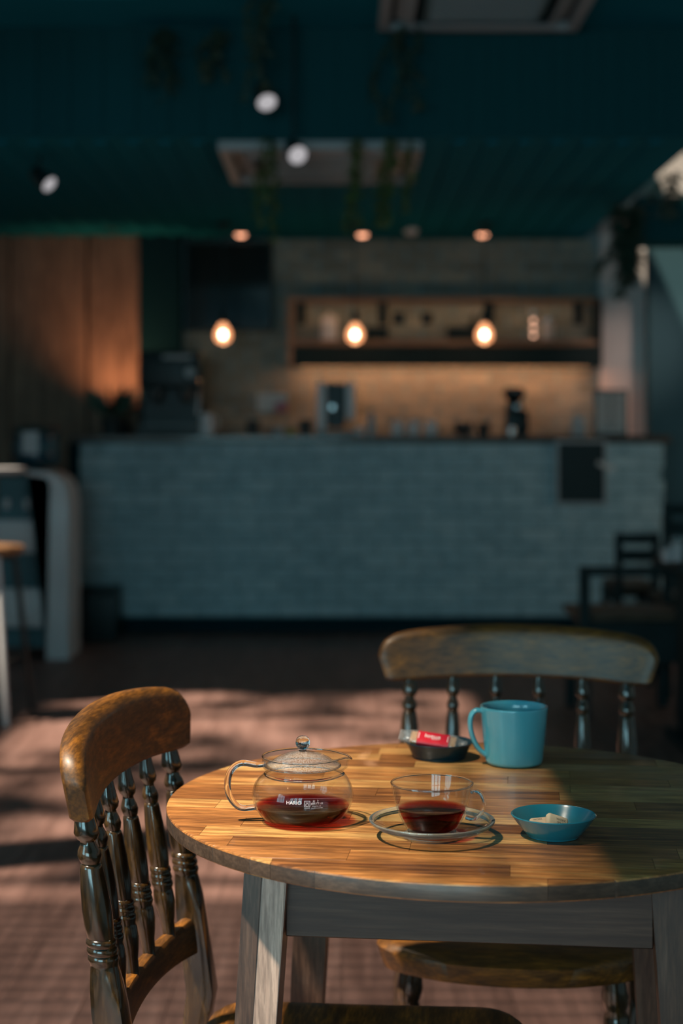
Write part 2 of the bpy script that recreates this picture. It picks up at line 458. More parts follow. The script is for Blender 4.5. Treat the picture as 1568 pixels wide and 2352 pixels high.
# front (street) wall behind the camera with its four windows
wf = bmesh.new()
edges = [XL] + [v for wx, ww in WINDOWS for v in (wx - ww / 2, wx + ww / 2)] + [XR]
for i in range(0, len(edges), 2): B(wf, edges[i], edges[i + 1], YF - 0.1, YF, 0, 3.6)
B(wf, XL, XR, YF - 0.1, YF, 0, 0.6); B(wf, XL, XR, YF - 0.1, YF, 2.5, 3.6)
struct(mesh_obj('wall_front', wf, M['pale_wall']))
for i, (wx, ww) in enumerate(WINDOWS):
    bm = bmesh.new()
    for k in range(4):
        xx = wx - ww / 2 + ww * k / 3
        B(bm, xx - 0.022, xx + 0.022, YF - 0.08, YF - 0.02, 0.6, 2.5)
    for k in range(4):
        zz = 0.6 + 1.9 * k / 3
        B(bm, wx - ww / 2, wx + ww / 2, YF - 0.078, YF - 0.022, zz - 0.02, zz + 0.02)
    struct(mesh_obj('window_%d' % (i + 1), bm, M['black']))

bm = bmesh.new()
B(bm, XL - 0.12, XL, YF, -1.4, 0, 3.1); B(bm, XL - 0.12, XL, 0.2, YB, 0, 3.1); B(bm, XL - 0.12, XL, -1.4, 0.2, 0, 0.8); B(bm, XL - 0.12, XL, -1.4, 0.2, 2.4, 3.1)
struct(mesh_obj('wall_left', bm, M['pale_wall']))
bm = bmesh.new()
for k in range(4): B(bm, XL - 0.09, XL - 0.03, -1.4 + 1.6 * k / 3 - 0.022, -1.4 + 1.6 * k / 3 + 0.022, 0.8, 2.4)
for k in range(3): B(bm, XL - 0.088, XL - 0.032, -1.4, 0.2, 0.8 + 0.8 * k - 0.02, 0.8 + 0.8 * k + 0.02)
struct(mesh_obj('window_4', bm, M['black']))
struct(box('shade_column', -1.72, -1.50, 4.05, 4.27, 0, CEIL0, M['pale_wall']))  # added out of view, to keep window light off the counter's left end
struct(box('wall_right', XR, XR + 0.12, YF, YB, 0, 3.7, M['pale_wall']))
# front ceiling, with a long roof light along the left side
SKX0, SKX1, SKY0, SKY1 = -2.75, -0.86, -1.2, 6.75
bm = bmesh.new()
B(bm, SKX1, CAN_X, YF, CAN_Y + 0.2, CEIL, CEIL + 0.15)
B(bm, XL, SKX1, SKY1, CAN_Y + 0.2, CEIL, CEIL + 0.15)
B(bm, XL, SKX1, YF, SKY0, CEIL, CEIL + 0.15)
ceiling = struct(mesh_obj('ceiling', bm, M['ceiling_lifted']))
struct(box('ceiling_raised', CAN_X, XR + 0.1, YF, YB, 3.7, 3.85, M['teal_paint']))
struct(box('trim_1', CAN_X - 0.02, CAN_X, YF, CAN_Y, CEIL, 3.7, M['teal_paint']))
for y, w_ in [(0.35, 0.03), (3.55, 0.03), (5.0, 0.03), (6.1, 0.03)] + [(2.30 + 0.075 * k, 0.018) for k in range(15)]:  # the close-set bars are added, unseen, to half-shade the lower left floor
    box('roof_shade_bar', SKX0, SKX1, y - w_, y + w_, CEIL + 0.02, CEIL + 0.12, M['black'], ceiling)
for xx, w_ in ((-1.17, 0.004), (-1.105, 0.008), (-1.04, 0.013), (-0.975, 0.018), (-0.915, 0.022)):  # graded thin bars added so the sunlight fades across the table top
    box('roof_shade_bar', xx - w_, xx + w_, SKY0, 2.28, CEIL + 0.03, CEIL + 0.034, M['black'], ceiling)
# lowered canopy above the bar, with slats on its underside and front
canopy = struct(box('ceiling_canopy', XL, CAN_X, CAN_Y, YB, SOFFIT, CEIL + 0.1, M['ceiling_lifted']))
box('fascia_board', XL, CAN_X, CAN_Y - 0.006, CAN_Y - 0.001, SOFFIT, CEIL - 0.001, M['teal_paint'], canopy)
bm = bmesh.new(); B(bm, -0.028, 0.028, 0, 3.4, 0.010, 0.022); sl = mesh_obj('slat', bm, M['slat'])
bm = bmesh.new(); B(bm, -0.028, 0.028, -0.010, 0, 0, 0.50); sf = mesh_obj('slat', bm, M['slat'])
AC2 = (-0.578, 0.379, 7.33, 8.28)
M['slat_under'] = plain('underside_slat', (0.007, 0.16, 0.225), 0.85, spec=0.03)  # lighter than the front slats, offsetting the dim light underneath
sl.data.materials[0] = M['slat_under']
k = 0
xx = -2.66
first = True
while xx < 1.6:
    inside = AC2[0] - 0.05 < xx < AC2[1] + 0.05
    if not inside:
        o = sl if first else sl.copy()
        if not first: COL.objects.link(o)
        o.parent = canopy; o.location = (xx, CAN_Y + 0.08, SOFFIT - 0.022)
        first = False
    else:
        bm = bmesh.new(); B(bm, -0.028, 0.028, 0, 2.3, 0.010, 0.022)
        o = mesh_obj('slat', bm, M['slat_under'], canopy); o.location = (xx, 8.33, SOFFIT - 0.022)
    f = sf if k == 0 else sf.copy()
    if k: COL.objects.link(f)
    f.parent = canopy; f.location = (xx, CAN_Y - 0.006, SOFFIT + 0.005)
    k += 1; xx += 0.153

# back wall of the bar: brick by brick above counter height
wall_back = struct(box('wall_back', -2.75, 1.78, YB, YB + 0.15, 0, 3.2, M['mortar']))
def lay_bricks(parent, x0, x1, z0, z1, ys, h, ln, mat, proud, joint=0.008, seed=3):
    rnd = random.Random(seed); cache = {}
    rows = int(round((z1 - z0) / h)); h = (z1 - z0) / rows
    for r in range(rows):
        xx = x0 - (0.5 * ln if r % 2 else 0) - rnd.random() * 0.04
        while xx < x1 - 0.02:
            L = ln; a = max(xx, x0); b = min(xx + L, x1)
            if b - a > 0.03:
                key = round(b - a, 2)
                if key not in cache:
                    bm = bmesh.new(); B(bm, -(b - a) / 2 + joint / 2, (b - a) / 2 - joint / 2, -proud, 0.0, -h / 2 + joint / 2, h / 2 - joint / 2, 0.004)
                    o = mesh_obj('brick', bm, mat, parent); cache[key] = o.data
                else:
                    o = bpy.data.objects.new('brick', cache[key]); COL.objects.link(o); o.parent = parent
                o.location = ((a + b) / 2, ys - rnd.random() * 0.004, z0 + (r + 0.5) * h)
            xx += L
lay_bricks(wall_back, -1.08, 1.76, 1.14, SOFFIT, YB, 0.078, 0.235, M['brick_wall'], 0.014)
# left: warm wooden wall panels and the dark pillar beside the coffee machine
wl = struct(box('wall_back_left', -2.75, -1.36, 10.62, 10.72, 0, 3.1, M['kick']))
for a, b in ((-2.745, -2.245), (-2.235, -1.725), (-1.71, -1.365)):
    box('panel', a, b, 10.595, 10.62, 0.05, SOFFIT - 0.005, M['panel_wood'], wl, bev=0.004)
struct(box('trim_2', -1.36, -1.09, 10.55, YB, 0, SOFFIT, M['kick']))
# right: pale pillar, blue-grey wall, dark beam and the pale wall above it
struct(box('wall_back_right', 1.78, 2.16, YB - 0.03, YB + 0.12, 0, 3.7, M['pale_wall']))
struct(box('wall_side', 2.0, XR, 10.2, 10.32, 0, 2.62, M['blue_wall']))
struct(box('trim_3', 1.70, XR, 8.95, 9.2, 2.325, 2.59, M['teal_paint']))
t = thing('pillar_fill', 'added unseen fill light under the dark beam at right', 'lamp', (2.02, 9.07, 2.325))
lathe('trim_ring', [(0.03, 0.0), (0.05, 0.0), (0.05, -0.006), (0.03, -0.008)], M['black_metal'], t, 24, closed=True)
PILLAR_FILL = t  # invented light, out of view, added to brighten the pale pillar
struct(box('wall_upper', 1.66, XR, 9.25, 9.35, 2.5, 3.7, M['pale_wall']))

# ------------------------------------------------------------------ bar counter
CY, CT = 9.73, 1.229
counter = thing('bar_counter', 'long bar counter faced with grey stone bricks under dark worktop', 'counter', (0.18, CY, 0))
cx0, cx1 = -1.646 - 0.18, 2.0 - 0.18
box('body', cx0 + 0.01, cx1 - 0.01, 0.0, 0.52, 0.10, CT - 0.045, M['mortar'], counter)
box('kickboard', cx0 + 0.03, cx1 - 0.03, 0.05, 0.5, 0, 0.105, M['kick'], counter)
box('worktop', cx0 - 0.03, cx1 + 0.03, -0.05, 0.56, CT - 0.045, CT, M['worktop'], counter, bev=0.004)
box('end_post', cx0 - 0.045, cx0 + 0.02, -0.03, 0.5, 0.0, CT - 0.046, M['kick'], counter)
lay_bricks(counter, cx0 + 0.02, cx1, 0.108, CT - 0.05, 0.0, 0.0765, 0.25, M['brick_counter'], 0.016, seed=9)

# ------------------------------------------------------------------ round table
TX, TD, TR, TZ, TROT = 0.164, 1.95, 0.3795, 0.72, math.radians(-6.5)
TT = 0.0185
table = thing('round_table', 'round acacia table with striped plank top in the foreground', 'table', (TX, TD, 0), TROT)
def clip_row(x0, x1, y0, y1, R, n=14):
    """intersection of a rectangle with the disc of radius R, counter-clockwise polygon with a flag for arc points"""
    pts = []
    N = 720
    # march along rows: sample x along bottom and top edges, limited by the circle
    def xlim(y): return math.sqrt(max(R * R - y * y, 0))
    poly = [(x0, y0), (x1, y0), (x1, y1), (x0, y1)]
    dense = []
    for i in range(4):
        a, b = poly[i], poly[(i + 1) % 4]
        m = 24 if i % 2 == 0 else 8
        for k in range(m): dense.append((a[0] + (b[0] - a[0]) * k / m, a[1] + (b[1] - a[1]) * k / m))
    inside = lambda p: p[0] ** 2 + p[1] ** 2 <= R * R + 1e-12
    if all(inside(p) for p in poly): return [(p, False) for p in poly]
    out = []
    n_ = len(dense)
    for i in range(n_):
        p, q = dense[i], dense[(i + 1) % n_]
        ip, iq = inside(p), inside(q)
        if ip and (p in poly): out.append((p, False))
        if ip != iq:
            lo, hi = 0.0, 1.0
            for _ in range(40):
                mid = (lo + hi) / 2; s = (p[0] + (q[0] - p[0]) * mid, p[1] + (q[1] - p[1]) * mid)
                if inside(s) == ip: lo = mid
                else: hi = mid
            s = (p[0] + (q[0] - p[0]) * lo, p[1] + (q[1] - p[1]) * lo)
            out.append((s, 'exit' if ip else 'enter'))
    if len(out) < 2: return []
    res = []
    for i in range(len(out)):
        (p, f), (q, g) = out[i], out[(i + 1) % len(out)]
        res.append((p, f in ('exit', 'enter')))
        if f == 'exit' and g == 'enter':
            a0, a1 = math.atan2(p[1], p[0]), math.atan2(q[1], q[0])
            while a1 < a0: a1 += 2 * PI
            if a1 - a0 > PI: continue
            m = max(2, int((a1 - a0) / math.radians(0.75)))
            for k in range(1, m):
                a = a0 + (a1 - a0) * k / m; res.append(((R * math.cos(a), R * math.sin(a)), True))
    return res
rowh = 0.0445
nrow = int(math.ceil(2 * TR / rowh))
rs = random.Random(21)
GAP = 0.00022
for r in range(nrow):
    y0 = -TR - 0.012 + r * rowh; y1 = y0 + rowh
    cuts = [-TR - 0.01]
    xx = -TR + rs.uniform(0.06, 0.30)
    while xx < TR - 0.06:
        cuts.append(xx); xx += rs.uniform(0.20, 0.44)
    cuts.append(TR + 0.01)
    for a, b in zip(cuts, cuts[1:]):
        poly = clip_row(a + GAP, b - GAP, y0 + GAP, y1 - GAP, TR)
        if len(poly) < 3: continue
        bm = bmesh.new()
        ear = 0.0022
        layers = []
        for z, pull in ((TZ - TT, 0.0006), (TZ - TT + 0.001, 0.0), (TZ - ear, 0.0), (TZ - ear * 0.3, ear * 0.3), (TZ, ear)):
            ring = []
            for (px_, py_), arc in poly:
                rr = math.hypot(px_, py_)
                s = (rr - pull) / rr if arc else 1.0
                ring.append(bm.verts.new((px_ * s, py_ * s, z)))
            layers.append(ring)
        n = len(poly)
        bm.faces.new(layers[0][::-1]); bm.faces.new(layers[-1])
        for A_, B_ in zip(layers, layers[1:]):
            for i in range(n):
                j = (i + 1) % n
                bm.faces.new((A_[i], A_[j], B_[j], B_[i]))
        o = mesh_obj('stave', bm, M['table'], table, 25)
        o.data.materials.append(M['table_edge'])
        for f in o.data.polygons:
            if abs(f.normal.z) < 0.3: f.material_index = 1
# under-frame: aprons and splayed two-strip legs
H = 0.245
AP0, AP1 = 0.615, TZ - TT - 0.0005
LW = 0.048
for i in range(4):
    rot = Matrix.Rotation(i * PI / 2, 4, 'Z')
    bm = bmesh.new()
    B(bm, -H + LW - 0.004, H - LW + 0.004, -H + 0.012, -H + 0.034, AP0, AP1, 0.0012)
    o = mesh_obj('apron_rail', bm, M['apron'], table, 40); o.matrix_local = rot
    # leg at corner (-H,-H): leans outwards
    bm = bmesh.new()
    def leg_part(bm, u0, u1):
        sp = 0.055
        prof = []
        for z in (0.0, 0.2, 0.45, AP1):
            off = -sp * (AP1 - z) / AP1 * 0.75
            tp = 1.0 - 0.18 * max(0, (0.6 - z)) / 0.6
            prof.append([(-H + off + LW * (0.5 + (u - 0.5) * tp), -H + off + LW * (0.5 + (v - 0.5) * tp), z) for u, v in ((u0, 0), (u1, 0), (u1, 1), (u0, 1))])
        vs = [[bm.verts.new(p) for p in ring] for ring in prof]
        bm.faces.new(vs[0][::-1]); bm.faces.new(vs[-1])
        for a, b in zip(vs, vs[1:]):
            for k in range(4):
                bm.faces.new((a[k], a[(k + 1) % 4], b[(k + 1) % 4], b[k]))
        long_e = [e for e in bm.edges if abs(e.verts[0].co.z - e.verts[1].co.z) > 0.05 ]
        bmesh.ops.bevel(bm, geom=long_e, offset=0.0016, segments=2, affect='EDGES')
    leg_part(bm, 0.0, 0.44)
    leg = mesh_obj('leg', bm, M['table_leg'], table, 40); leg.matrix_local = rot
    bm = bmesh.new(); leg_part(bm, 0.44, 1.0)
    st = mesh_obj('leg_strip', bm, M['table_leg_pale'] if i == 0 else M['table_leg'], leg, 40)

# ------------------------------------------------------------------ spindle-back chairs
CREST0 = 0.745
RK = 0.14
def yr(z):
    if z >= 0.42: return (CREST0 - z) * RK
    return (CREST0 - 0.42) * RK - (0.42 - z) * 0.16
def curve_y(x): return 0.55 * x * x - 0.0199
POST = [(0.752, .0100), (0.744, .0108), (0.735, .0125), (0.725, .0145), (0.7195, .0125), (0.7155, .0086), (0.712, .0090), (0.706, .0122), (0.700, .0137), (0.694, .0122), (0.6905, .0104), (0.689, .0122), (0.686, .0128),
        (0.665, .0152), (0.640, .0169), (0.622, .0166), (0.610, .0156), (0.6075, .0150), (0.606, .0168), (0.602, .0175), (0.5985, .0158), (0.597, .0168), (0.593, .0177), (0.5895, .0160), (0.588, .0170), (0.584, .0178), (0.580, .0162)]
def make_chair(name, label, loc, rz):
    t = thing(name, label, 'chair', loc, rz, 'turned spindle chairs at the round table')
    # crest rail
    upper = [(-0.2455, .045), (-0.2415, .058), (-0.232, .071), (-0.215, .080), (-0.19, .086), (-0.15, .0905), (-0.10, .0945), (-0.05, .0970), (0.0, .0975)]
    upper += [(-x, z) for x, z in reversed(upper[:-1])]
    lower = [(-0.230, .0015), (-0.221, -.0012), (-0.19, -.001), (-0.15, .002), (-0.10, .0048), (-0.05, .006), (0.0, .0065)]
    lower += [(-x, z) for x, z in reversed(lower[:-1])]
    def resample(path, n):
        ps = [Vector(p) for p in spline(path, 6)]; ds = [0.0]
        for a, b in zip(ps, ps[1:]): ds.append(ds[-1] + (b - a).length)
        out, k = [], 0
        for i in range(n + 1):
            d = ds[-1] * i / n
            while k < len(ds) - 2 and ds[k + 1] < d: k += 1
            out.append(ps[k].lerp(ps[k + 1], (d - ds[k]) / max(ds[k + 1] - ds[k], 1e-9)))
        return out
    NS = 64; TH = 0.0145
    U, Lw = resample(upper, NS), resample(lower, NS)
    bm = bmesh.new(); RG = []
    for k in range(NS + 1):
        Bp, Tp = Lw[k], U[k]; L = (Tp - Bp).length; d = (Tp - Bp) / L
        e = min(k, NS - k); th = TH * (0.70, 0.88, 0.97)[e] if e < 3 else TH
        q = min(1.0, L / 0.07)
        sec = [(0.006 * q, th)] + [(0.006 * q + (L - 0.0215 * q) * f, th) for f in (0.2, 0.4, 0.6, 0.8, 1.0)]
        sec += [(L - .0115 * q, th - .0006), (L - .0065 * q, th - .003), (L - .0022 * q, th - .007), (L, th - .0125)]
        sec += [(L - .0004 * q, -th + .005), (L - .003 * q, -th + .0012), (L - .0075 * q, -th)]
        sec += [(0.006 * q + (L - 0.0135 * q) * f, -th) for f in (0.75, 0.5, 0.25)] + [(0.006 * q, -th), (0.001, -th + .005), (0.0, 0.0), (0.001, th - .005)]
        ring = []
        for v, y in sec:
            p = Bp + d * v
            ring.append(bm.verts.new((p.x, y + curve_y(p.x) - p.y * 0.16, CREST0 + p.y)))
        RG.append(ring)
    m = len(RG[0])
    for A_, B_ in zip(RG, RG[1:]):
        for i in range(m): bm.faces.new((A_[i], A_[(i + 1) % m], B_[(i + 1) % m], B_[i]))
    bm.faces.new(RG[0]); bm.faces.new(RG[-1][::-1])
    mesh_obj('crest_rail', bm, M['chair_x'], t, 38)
    # back posts run down into the rear legs
    for s in (-1, 1):
        rings = []
        for z, r in POST: rings.append((s * 0.19, yr(z), z, r, 0.0))
        for z, r, q in ((0.576, .0160, 0.1), (0.568, .0168, 0.35), (0.552, .0178, 0.7), (0.530, .0182, 0.95), (0.48, .0185, 1), (0.42, .0190, 1), (0.36, .0185, 0.8), (0.30, .0165, .3), (0.2, .0165, 0), (0.1, .0150, 0), (0.0, .0125, 0)):
            out = s * (0.19 + (0.05 * max(0, 0.42 - z)))
            rings.append((out, yr(z), z, r, q))
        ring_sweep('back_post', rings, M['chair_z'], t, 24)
    for x in (-0.114, -0.038, 0.038, 0.114):
        rings = []
        for z, r in POST[:-1]: rings.append((x, yr(z) + curve_y(x), z, r * 0.80, 0))
        for z, r in ((0.579, .0122), (0.574, .0132), (0.562, .0138), (0.548, .0118), (0.535, .0092), (0.520, .0085), (0.512, .0085)):
            rings.append((x, yr(z) + curve_y(x), z, r, 0))
        ring_sweep('spindle', rings, M['chair_z'], t, 18)
    # curved lower back rail
    bm = bmesh.new(); RG = []
    for k in range(25):
        x = -0.186 + 0.372 * k / 24
        a = 1 - (x / 0.186) ** 2
        zt = 0.523 - 0.004 * a; zb = 0.472 + 0.010 * a
        yy = curve_y(x)
        sec = []
        for y, z in ((-.009, zb + .002), (-.010, zb + .006), (-.010, zt - .008), (-.007, zt - .002), (0, zt), (.007, zt - .002), (.010, zt - .008), (.010, zb + .006), (.009, zb + .002), (0, zb)):
            sec.append(bm.verts.new((x, yy + y + yr(z), z)))
        RG.append(sec)
    for A_, B_ in zip(RG, RG[1:]):
        for i in range(10): bm.faces.new((A_[i], A_[(i + 1) % 10], B_[(i + 1) % 10], B_[i]))
    bm.faces.new(RG[0]); bm.faces.new(RG[-1][::-1])
    mesh_obj('back_rail', bm, M['chair_x'], t, 40)
    # saddle seat
    bm = bmesh.new(); nx_, ny_ = 36, 32
    y0, y1 = 0.078, 0.50
    grid = {}
    def wid(v):
        w = 0.178 + 0.030 * v
        if v > 0.80: w -= 0.10 * ((v - 0.80) / 0.20) ** 2.4
        if v < 0.10: w -= 0.03 * ((0.10 - v) / 0.10) ** 2
        return w
    def ztop(u, v):
        z = 0.419
        d = math.exp(-((abs(u) - 0.42) / 0.33) ** 2) * math.exp(-((v - 0.42) / 0.34) ** 2)
        z -= 0.012 * d
        edge = max(abs(u), 0); z -= 0.009 * max(0, edge - 0.86) ** 2 / 0.0196
        if v > 0.88: z -= 0.012 * ((v - 0.88) / 0.12) ** 2
        if v < 0.06: z -= 0.006 * ((0.06 - v) / 0.06) ** 2
        return z
    top, bot = [], []
    for j in range(ny_ + 1):
        v = j / ny_; rt, rb = [], []
        for i in range(nx_ + 1):
            u = -1 + 2 * i / nx_
            y = y0 + (y1 - y0) * v + 0.018 * (1 - u * u) * (v - 0.3)
            rt.append(bm.verts.new((u * wid(v), y, ztop(u, v))))
            rb.append(bm.verts.new((u * (wid(v) - 0.010), y - 0.010 * (v - 0.5), 0.378)))
        top.append(rt); bot.append(rb)
    for j in range(ny_):
        for i in range(nx_):
            bm.faces.new((top[j][i], top[j][i + 1], top[j + 1][i + 1], top[j + 1][i]))
            bm.faces.new((bot[j][i], bot[j + 1][i], bot[j + 1][i + 1], bot[j][i + 1]))
    for j in range(ny_):
        bm.faces.new((top[j][0], top[j + 1][0], bot[j + 1][0], bot[j][0])); bm.faces.new((top[j][-1], bot[j][-1], bot[j + 1][-1], top[j + 1][-1]))
    for i in range(nx_):
        bm.faces.new((top[0][i], bot[0][i], bot[0][i + 1], top[0][i + 1])); bm.faces.new((top[-1][i], top[-1][i + 1], bot[-1][i + 1], bot[-1][i]))
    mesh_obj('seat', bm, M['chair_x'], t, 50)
    for s in (-1, 1):
        rings = []
        for z, r in ((0.386, .017), (0.36, .018), (0.345, .0205), (0.33, .018), (0.325, .0155), (0.315, .0185), (0.29, .020), (0.22, .0185), (0.15, .0165), (0.13, .0155), (0.125, .018), (0.115, .0185), (0.105, .0155), (0.06, .0145), (0.0, .0115)):
            rings.append((s * (0.150 + 0.055 * (0.386 - z)), 0.425 + 0.05 * (0.386 - z), z, r, 0))
        ring_sweep('front_leg', rings, M['chair_z'], t, 18)
    tube('stretcher', [(-0.160, 0.436, 0.245), (-0.06, 0.436, 0.243), (0.06, 0.436, 0.243), (0.160, 0.436, 0.245)], [.010, .0135, .0135, .010], M['chair_z'], t, 14)
    for s in (-1, 1):
        tube('stretcher', [(s * 0.162, 0.436, 0.19), (s * 0.18, 0.22, 0.19), (s * 0.200, yr(0.19), 0.19)], [.009, .0125, .009], M['chair_z'], t, 14)
    return t
make_chair('spindle_chair', 'brown wooden spindle chair on the left, seen side-on with sunlit crest rail', (-0.262, 1.952, 0), math.radians(-98.3))
make_chair('spindle_chair', 'dark wooden spindle chair behind the table, facing the camera', (0.310, 2.765, 0), math.radians(172.4))

# ------------------------------------------------------------------ things on the table
def on_table(px, py):
    D = F_PX * (CAM_Z - TZ) / (py - HORIZON)
    return Vector(((px - 784) / F_PX * D, D, TZ))

# teapot ------------------------------------------------------------
tp = thing('glass_teapot', 'clear glass teapot half full of dark red tea', 'teapot', on_table(695, 1886))
outer = smooth_prof([(0.0, 0.0012), (0.030, 0.0008), (0.041, 0.0016), (0.0485, 0.007), (0.0555, 0.017), (0.0592, 0.028), (0.0590, 0.036), (0.0555, 0.046), (0.0485, 0.0535), (0.0436, 0.0570), (0.0426, 0.0590), (0.0440, 0.0615), (0.0468, 0.0640), (0.0474, 0.068), (0.0474, 0.074), (0.0478, 0.0765)], 5)
wall = 0.0016
inner = [(max(r - wall, 0), z + (wall if r < 0.03 else 0.0003)) for r, z in outer]
inner[0] = (0.0, outer[0][1] + wall); inner[-1] = (outer[-1][0] - wall, outer[-1][1])
def spout(r, z, a):
    a = (a + PI) % (2 * PI) - PI
    if z < 0.044: return r, z
    g = math.exp(-(a / 0.25) ** 2); h = min(1, (z - 0.044) / 0.020)
    k = max(0, (z - 0.068) / 0.0085)
    rr = r + g * (0.0062 * h * h * (3 - 2 * h)) + math.exp(-(a / 0.15) ** 2) * 0.0040 * k * k
    zz = z - math.exp(-(a / 0.11) ** 2) * 0.0034 * k * k
    return rr, zz
body = lathe('body', outer + inner[::-1], M['glass'], tp, 96, fn=spout)
def in_r(z, prof):
    for (r0, z0), (r1, z1) in zip(prof, prof[1:]):
        if z0 <= z <= z1 and z1 > z0: return r0 + (r1 - r0) * (z - z0) / (z1 - z0)
    return prof[-1][0]
lev = 0.0205
tprof = [(0.0, outer[0][1] + wall + 0.0003)]
for r, z in inner:
    if 0.004 < z < lev and r > 0.03: tprof.append((r - 0.0003, z + 0.0001))
tprof = [(0.0, 0.0032), (0.038, 0.0034)] + tprof[1:] + [(in_r(lev, inner) - 0.0003, lev), (in_r(lev, inner) - 0.003, lev - 0.0005), (0.0, lev - 0.0005)]
lathe('tea', tprof, M['tea'], tp, 64)
hp = [(500, 345), (440, 352), (380, 352), (310, 338), (240, 335), (180, 362), (130, 420), (104, 500), (100, 580), (115, 660), (155, 730), (210, 782), (270, 800), (340, 792), (400, 785)]
hpts = []
for zx, zy in hp:
    px_, py_ = 500 + zx / 4.48, 1680 + zy / 4.48
    hpts.append(((px_ - 695) / 1959, 0.0, (1886 - py_) / 1959 + 0.001))
hs = spline(hpts, 4)
hr = [0.0030 + 0.0009 * math.sin(PI * i / (len(hs) - 1)) + (0.0016 if i in (0, len(hs) - 1) else 0) for i in range(len(hs))]
tube('handle', hs, hr, M['glass_solid'], tp, 16, up=Vector((0, 1, 0)))
# glass beads that thicken rim and neck
def torus(name, R, r, z, mat, parent, seg=72, fn=None):
    prof = [(R + r * math.cos(2 * PI * k / 10), z + r * math.sin(2 * PI * k / 10)) for k in range(10)]
    return lathe(name, prof, mat, parent, seg, closed=True, fn=fn)
torus('rim_bead', 0.0470, 0.0011, 0.0764, M['glass_solid'], tp, fn=lambda r, z, a: (lambda q: (q[0], q[1] + (z - 0.0764) * 0.0))(spout(r, 0.0764, a)) if False else (spout(0.047, 0.0764, a)[0] + (r - 0.047), spout(0.047, 0.0764, a)[1] + (z - 0.0764)))
torus('neck_bead', 0.0437, 0.0017, 0.0558, M['glass_solid'], tp, fn=lambda r, z, a: (r + spout(0.0437, 0.0558, a)[0] - 0.0437, z))
lidp = smooth_prof([(0.0445, 0.0655), (0.0430, 0.0668), (0.0395, 0.0680), (0.030, 0.0745), (0.018, 0.0795), (0.008, 0.0822), (0.0, 0.0830)], 4)
lid = lathe('lid', lidp + [(r * 0.985, z - 0.0016) for r, z in lidp[::-1]], M['glass_lid'], tp, 72)
torus('lid_rim', 0.0440, 0.0011, 0.0657, M['glass_solid'], lid)
kn = smooth_prof([(0.0048, 0.0825), (0.0040, 0.0838), (0.0052, 0.0850), (0.0076, 0.0880), (0.0084, 0.0920), (0.0074, 0.0965), (0.0045, 0.0994), (0.0, 0.1004)], 4)
lathe('knob', [(0.0, 0.0825)] + kn, M['glass_solid'], lid, 32)
def wet_inside(o, prof, level, w):
    o.data.materials.append(M['glass_wet'])
    for f in o.data.polygons:
        c = f.center
        if c.z < level and math.hypot(c.x, c.y) < in_r(c.z, prof) - w * 0.5: f.material_index = 1
wet_inside(body, outer, lev, wall)
# printed mark on the front of the body
def wrap_print(name, geo, x_off, z_off, parent):
    verts, faces = geo; vs = []
    for x, y, _ in verts:
        z = z_off + y; r = in_r(z, outer) + 0.0003
        a = -PI / 2 + (x + x_off) / r
        vs.append((r * math.cos(a), r * math.sin(a), z))
    return raw_obj(name, vs, faces, M['print'], parent)
def pads(polys):
    v, f = [], []
    for p in polys:
        f.append(tuple(range(len(v), len(v) + len(p)))); v += [(a, b, 0) for a, b in p]
    return v, f
wrap_print('printed_mark', text_mesh('HARIO', 0.0058), -0.0088, 0.0345, body)
sq = []
for a, b, c, d in ((-.0033, .0033, -.0033, -.0029), (-.0033, .0033, .0029, .0033), (-.0033, -.0029, -.0033, .0033), (.0029, .0033, -.0033, .0033)):
    sq.append([(a, c), (b, c), (b, d), (a, d)])
for k in range(20):
    a0, a1 = 2 * PI * k / 20, 2 * PI * (k + 1) / 20
    sq.append([(.0016 * math.cos(a0), .0012 * math.sin(a0) - .0010), (.0020 * math.cos(a0), .0016 * math.sin(a0) - .0010), (.0020 * math.cos(a1), .0016 * math.sin(a1) - .0010), (.0016 * math.cos(a1), .0012 * math.sin(a1) - .0010)])
sq.append([(-.002, .0012), (.002, .0012), (.002, .0015), (-.002, .0015)])
wrap_print('printed_mark', pads(sq), 0.0065, 0.0335, body)
for s, sz, xo, zo in (('\u8010\u71b1\u7528', 0.0021, 0.0065, 0.0286), ('\u5927 \u4e0a', 0.0036, 0.0165, 0.0358), ('\u8010\u71b1\u30ac\u30e9\u30b9\u88fd', 0.0024, 0.0180, 0.0332), ('CHJMN-45', 0.0023, 0.0175, 0.0305), ('MADE IN JAPAN', 0.0019, 0.0180, 0.0283)):
    wrap_print('printed_mark', text_mesh(s, sz), xo, zo, body)

# saucer and cup --------------------------------------------------------
sc_loc = on_table(991.5, 1922)
sc_ = thing('glass_saucer', 'clear glass saucer under the tea cup', 'saucer', sc_loc)
sp_ = smooth_prof([(0.0, 0.0045), (0.026, 0.0045), (0.034, 0.0052), (0.045, 0.0080), (0.058, 0.0132), (0.0695, 0.0200)], 4)
su_ = smooth_prof([(0.0698, 0.0185), (0.058, 0.0098), (0.045, 0.0048), (0.036, 0.0018), (0.033, 0.0), (0.029, 0.0002), (0.026, 0.0022), (0.0, 0.0024)], 4)
lathe('dish', sp_ + su_, M['glass_saucer'], sc_, 96)
lathe('rim', smooth_prof([(0.0655, 0.0176), (0.0680, 0.0196), (0.0698, 0.0206), (0.0708, 0.0200), (0.0704, 0.0182), (0.0685, 0.0158), (0.0655, 0.0136)], 3), M['glass_rim'], sc_, 96, closed=True)
lathe('foot_ring', [(0.0285, 0.0), (0.0330, 0.0), (0.0340, 0.0022), (0.0300, 0.0030)], M['glass_rim'], sc_, 72, closed=True)
cup = thing('glass_tea_cup', 'clear glass tea cup of black tea on a saucer', 'cup', sc_loc + Vector((0, 0, 0.0052)))
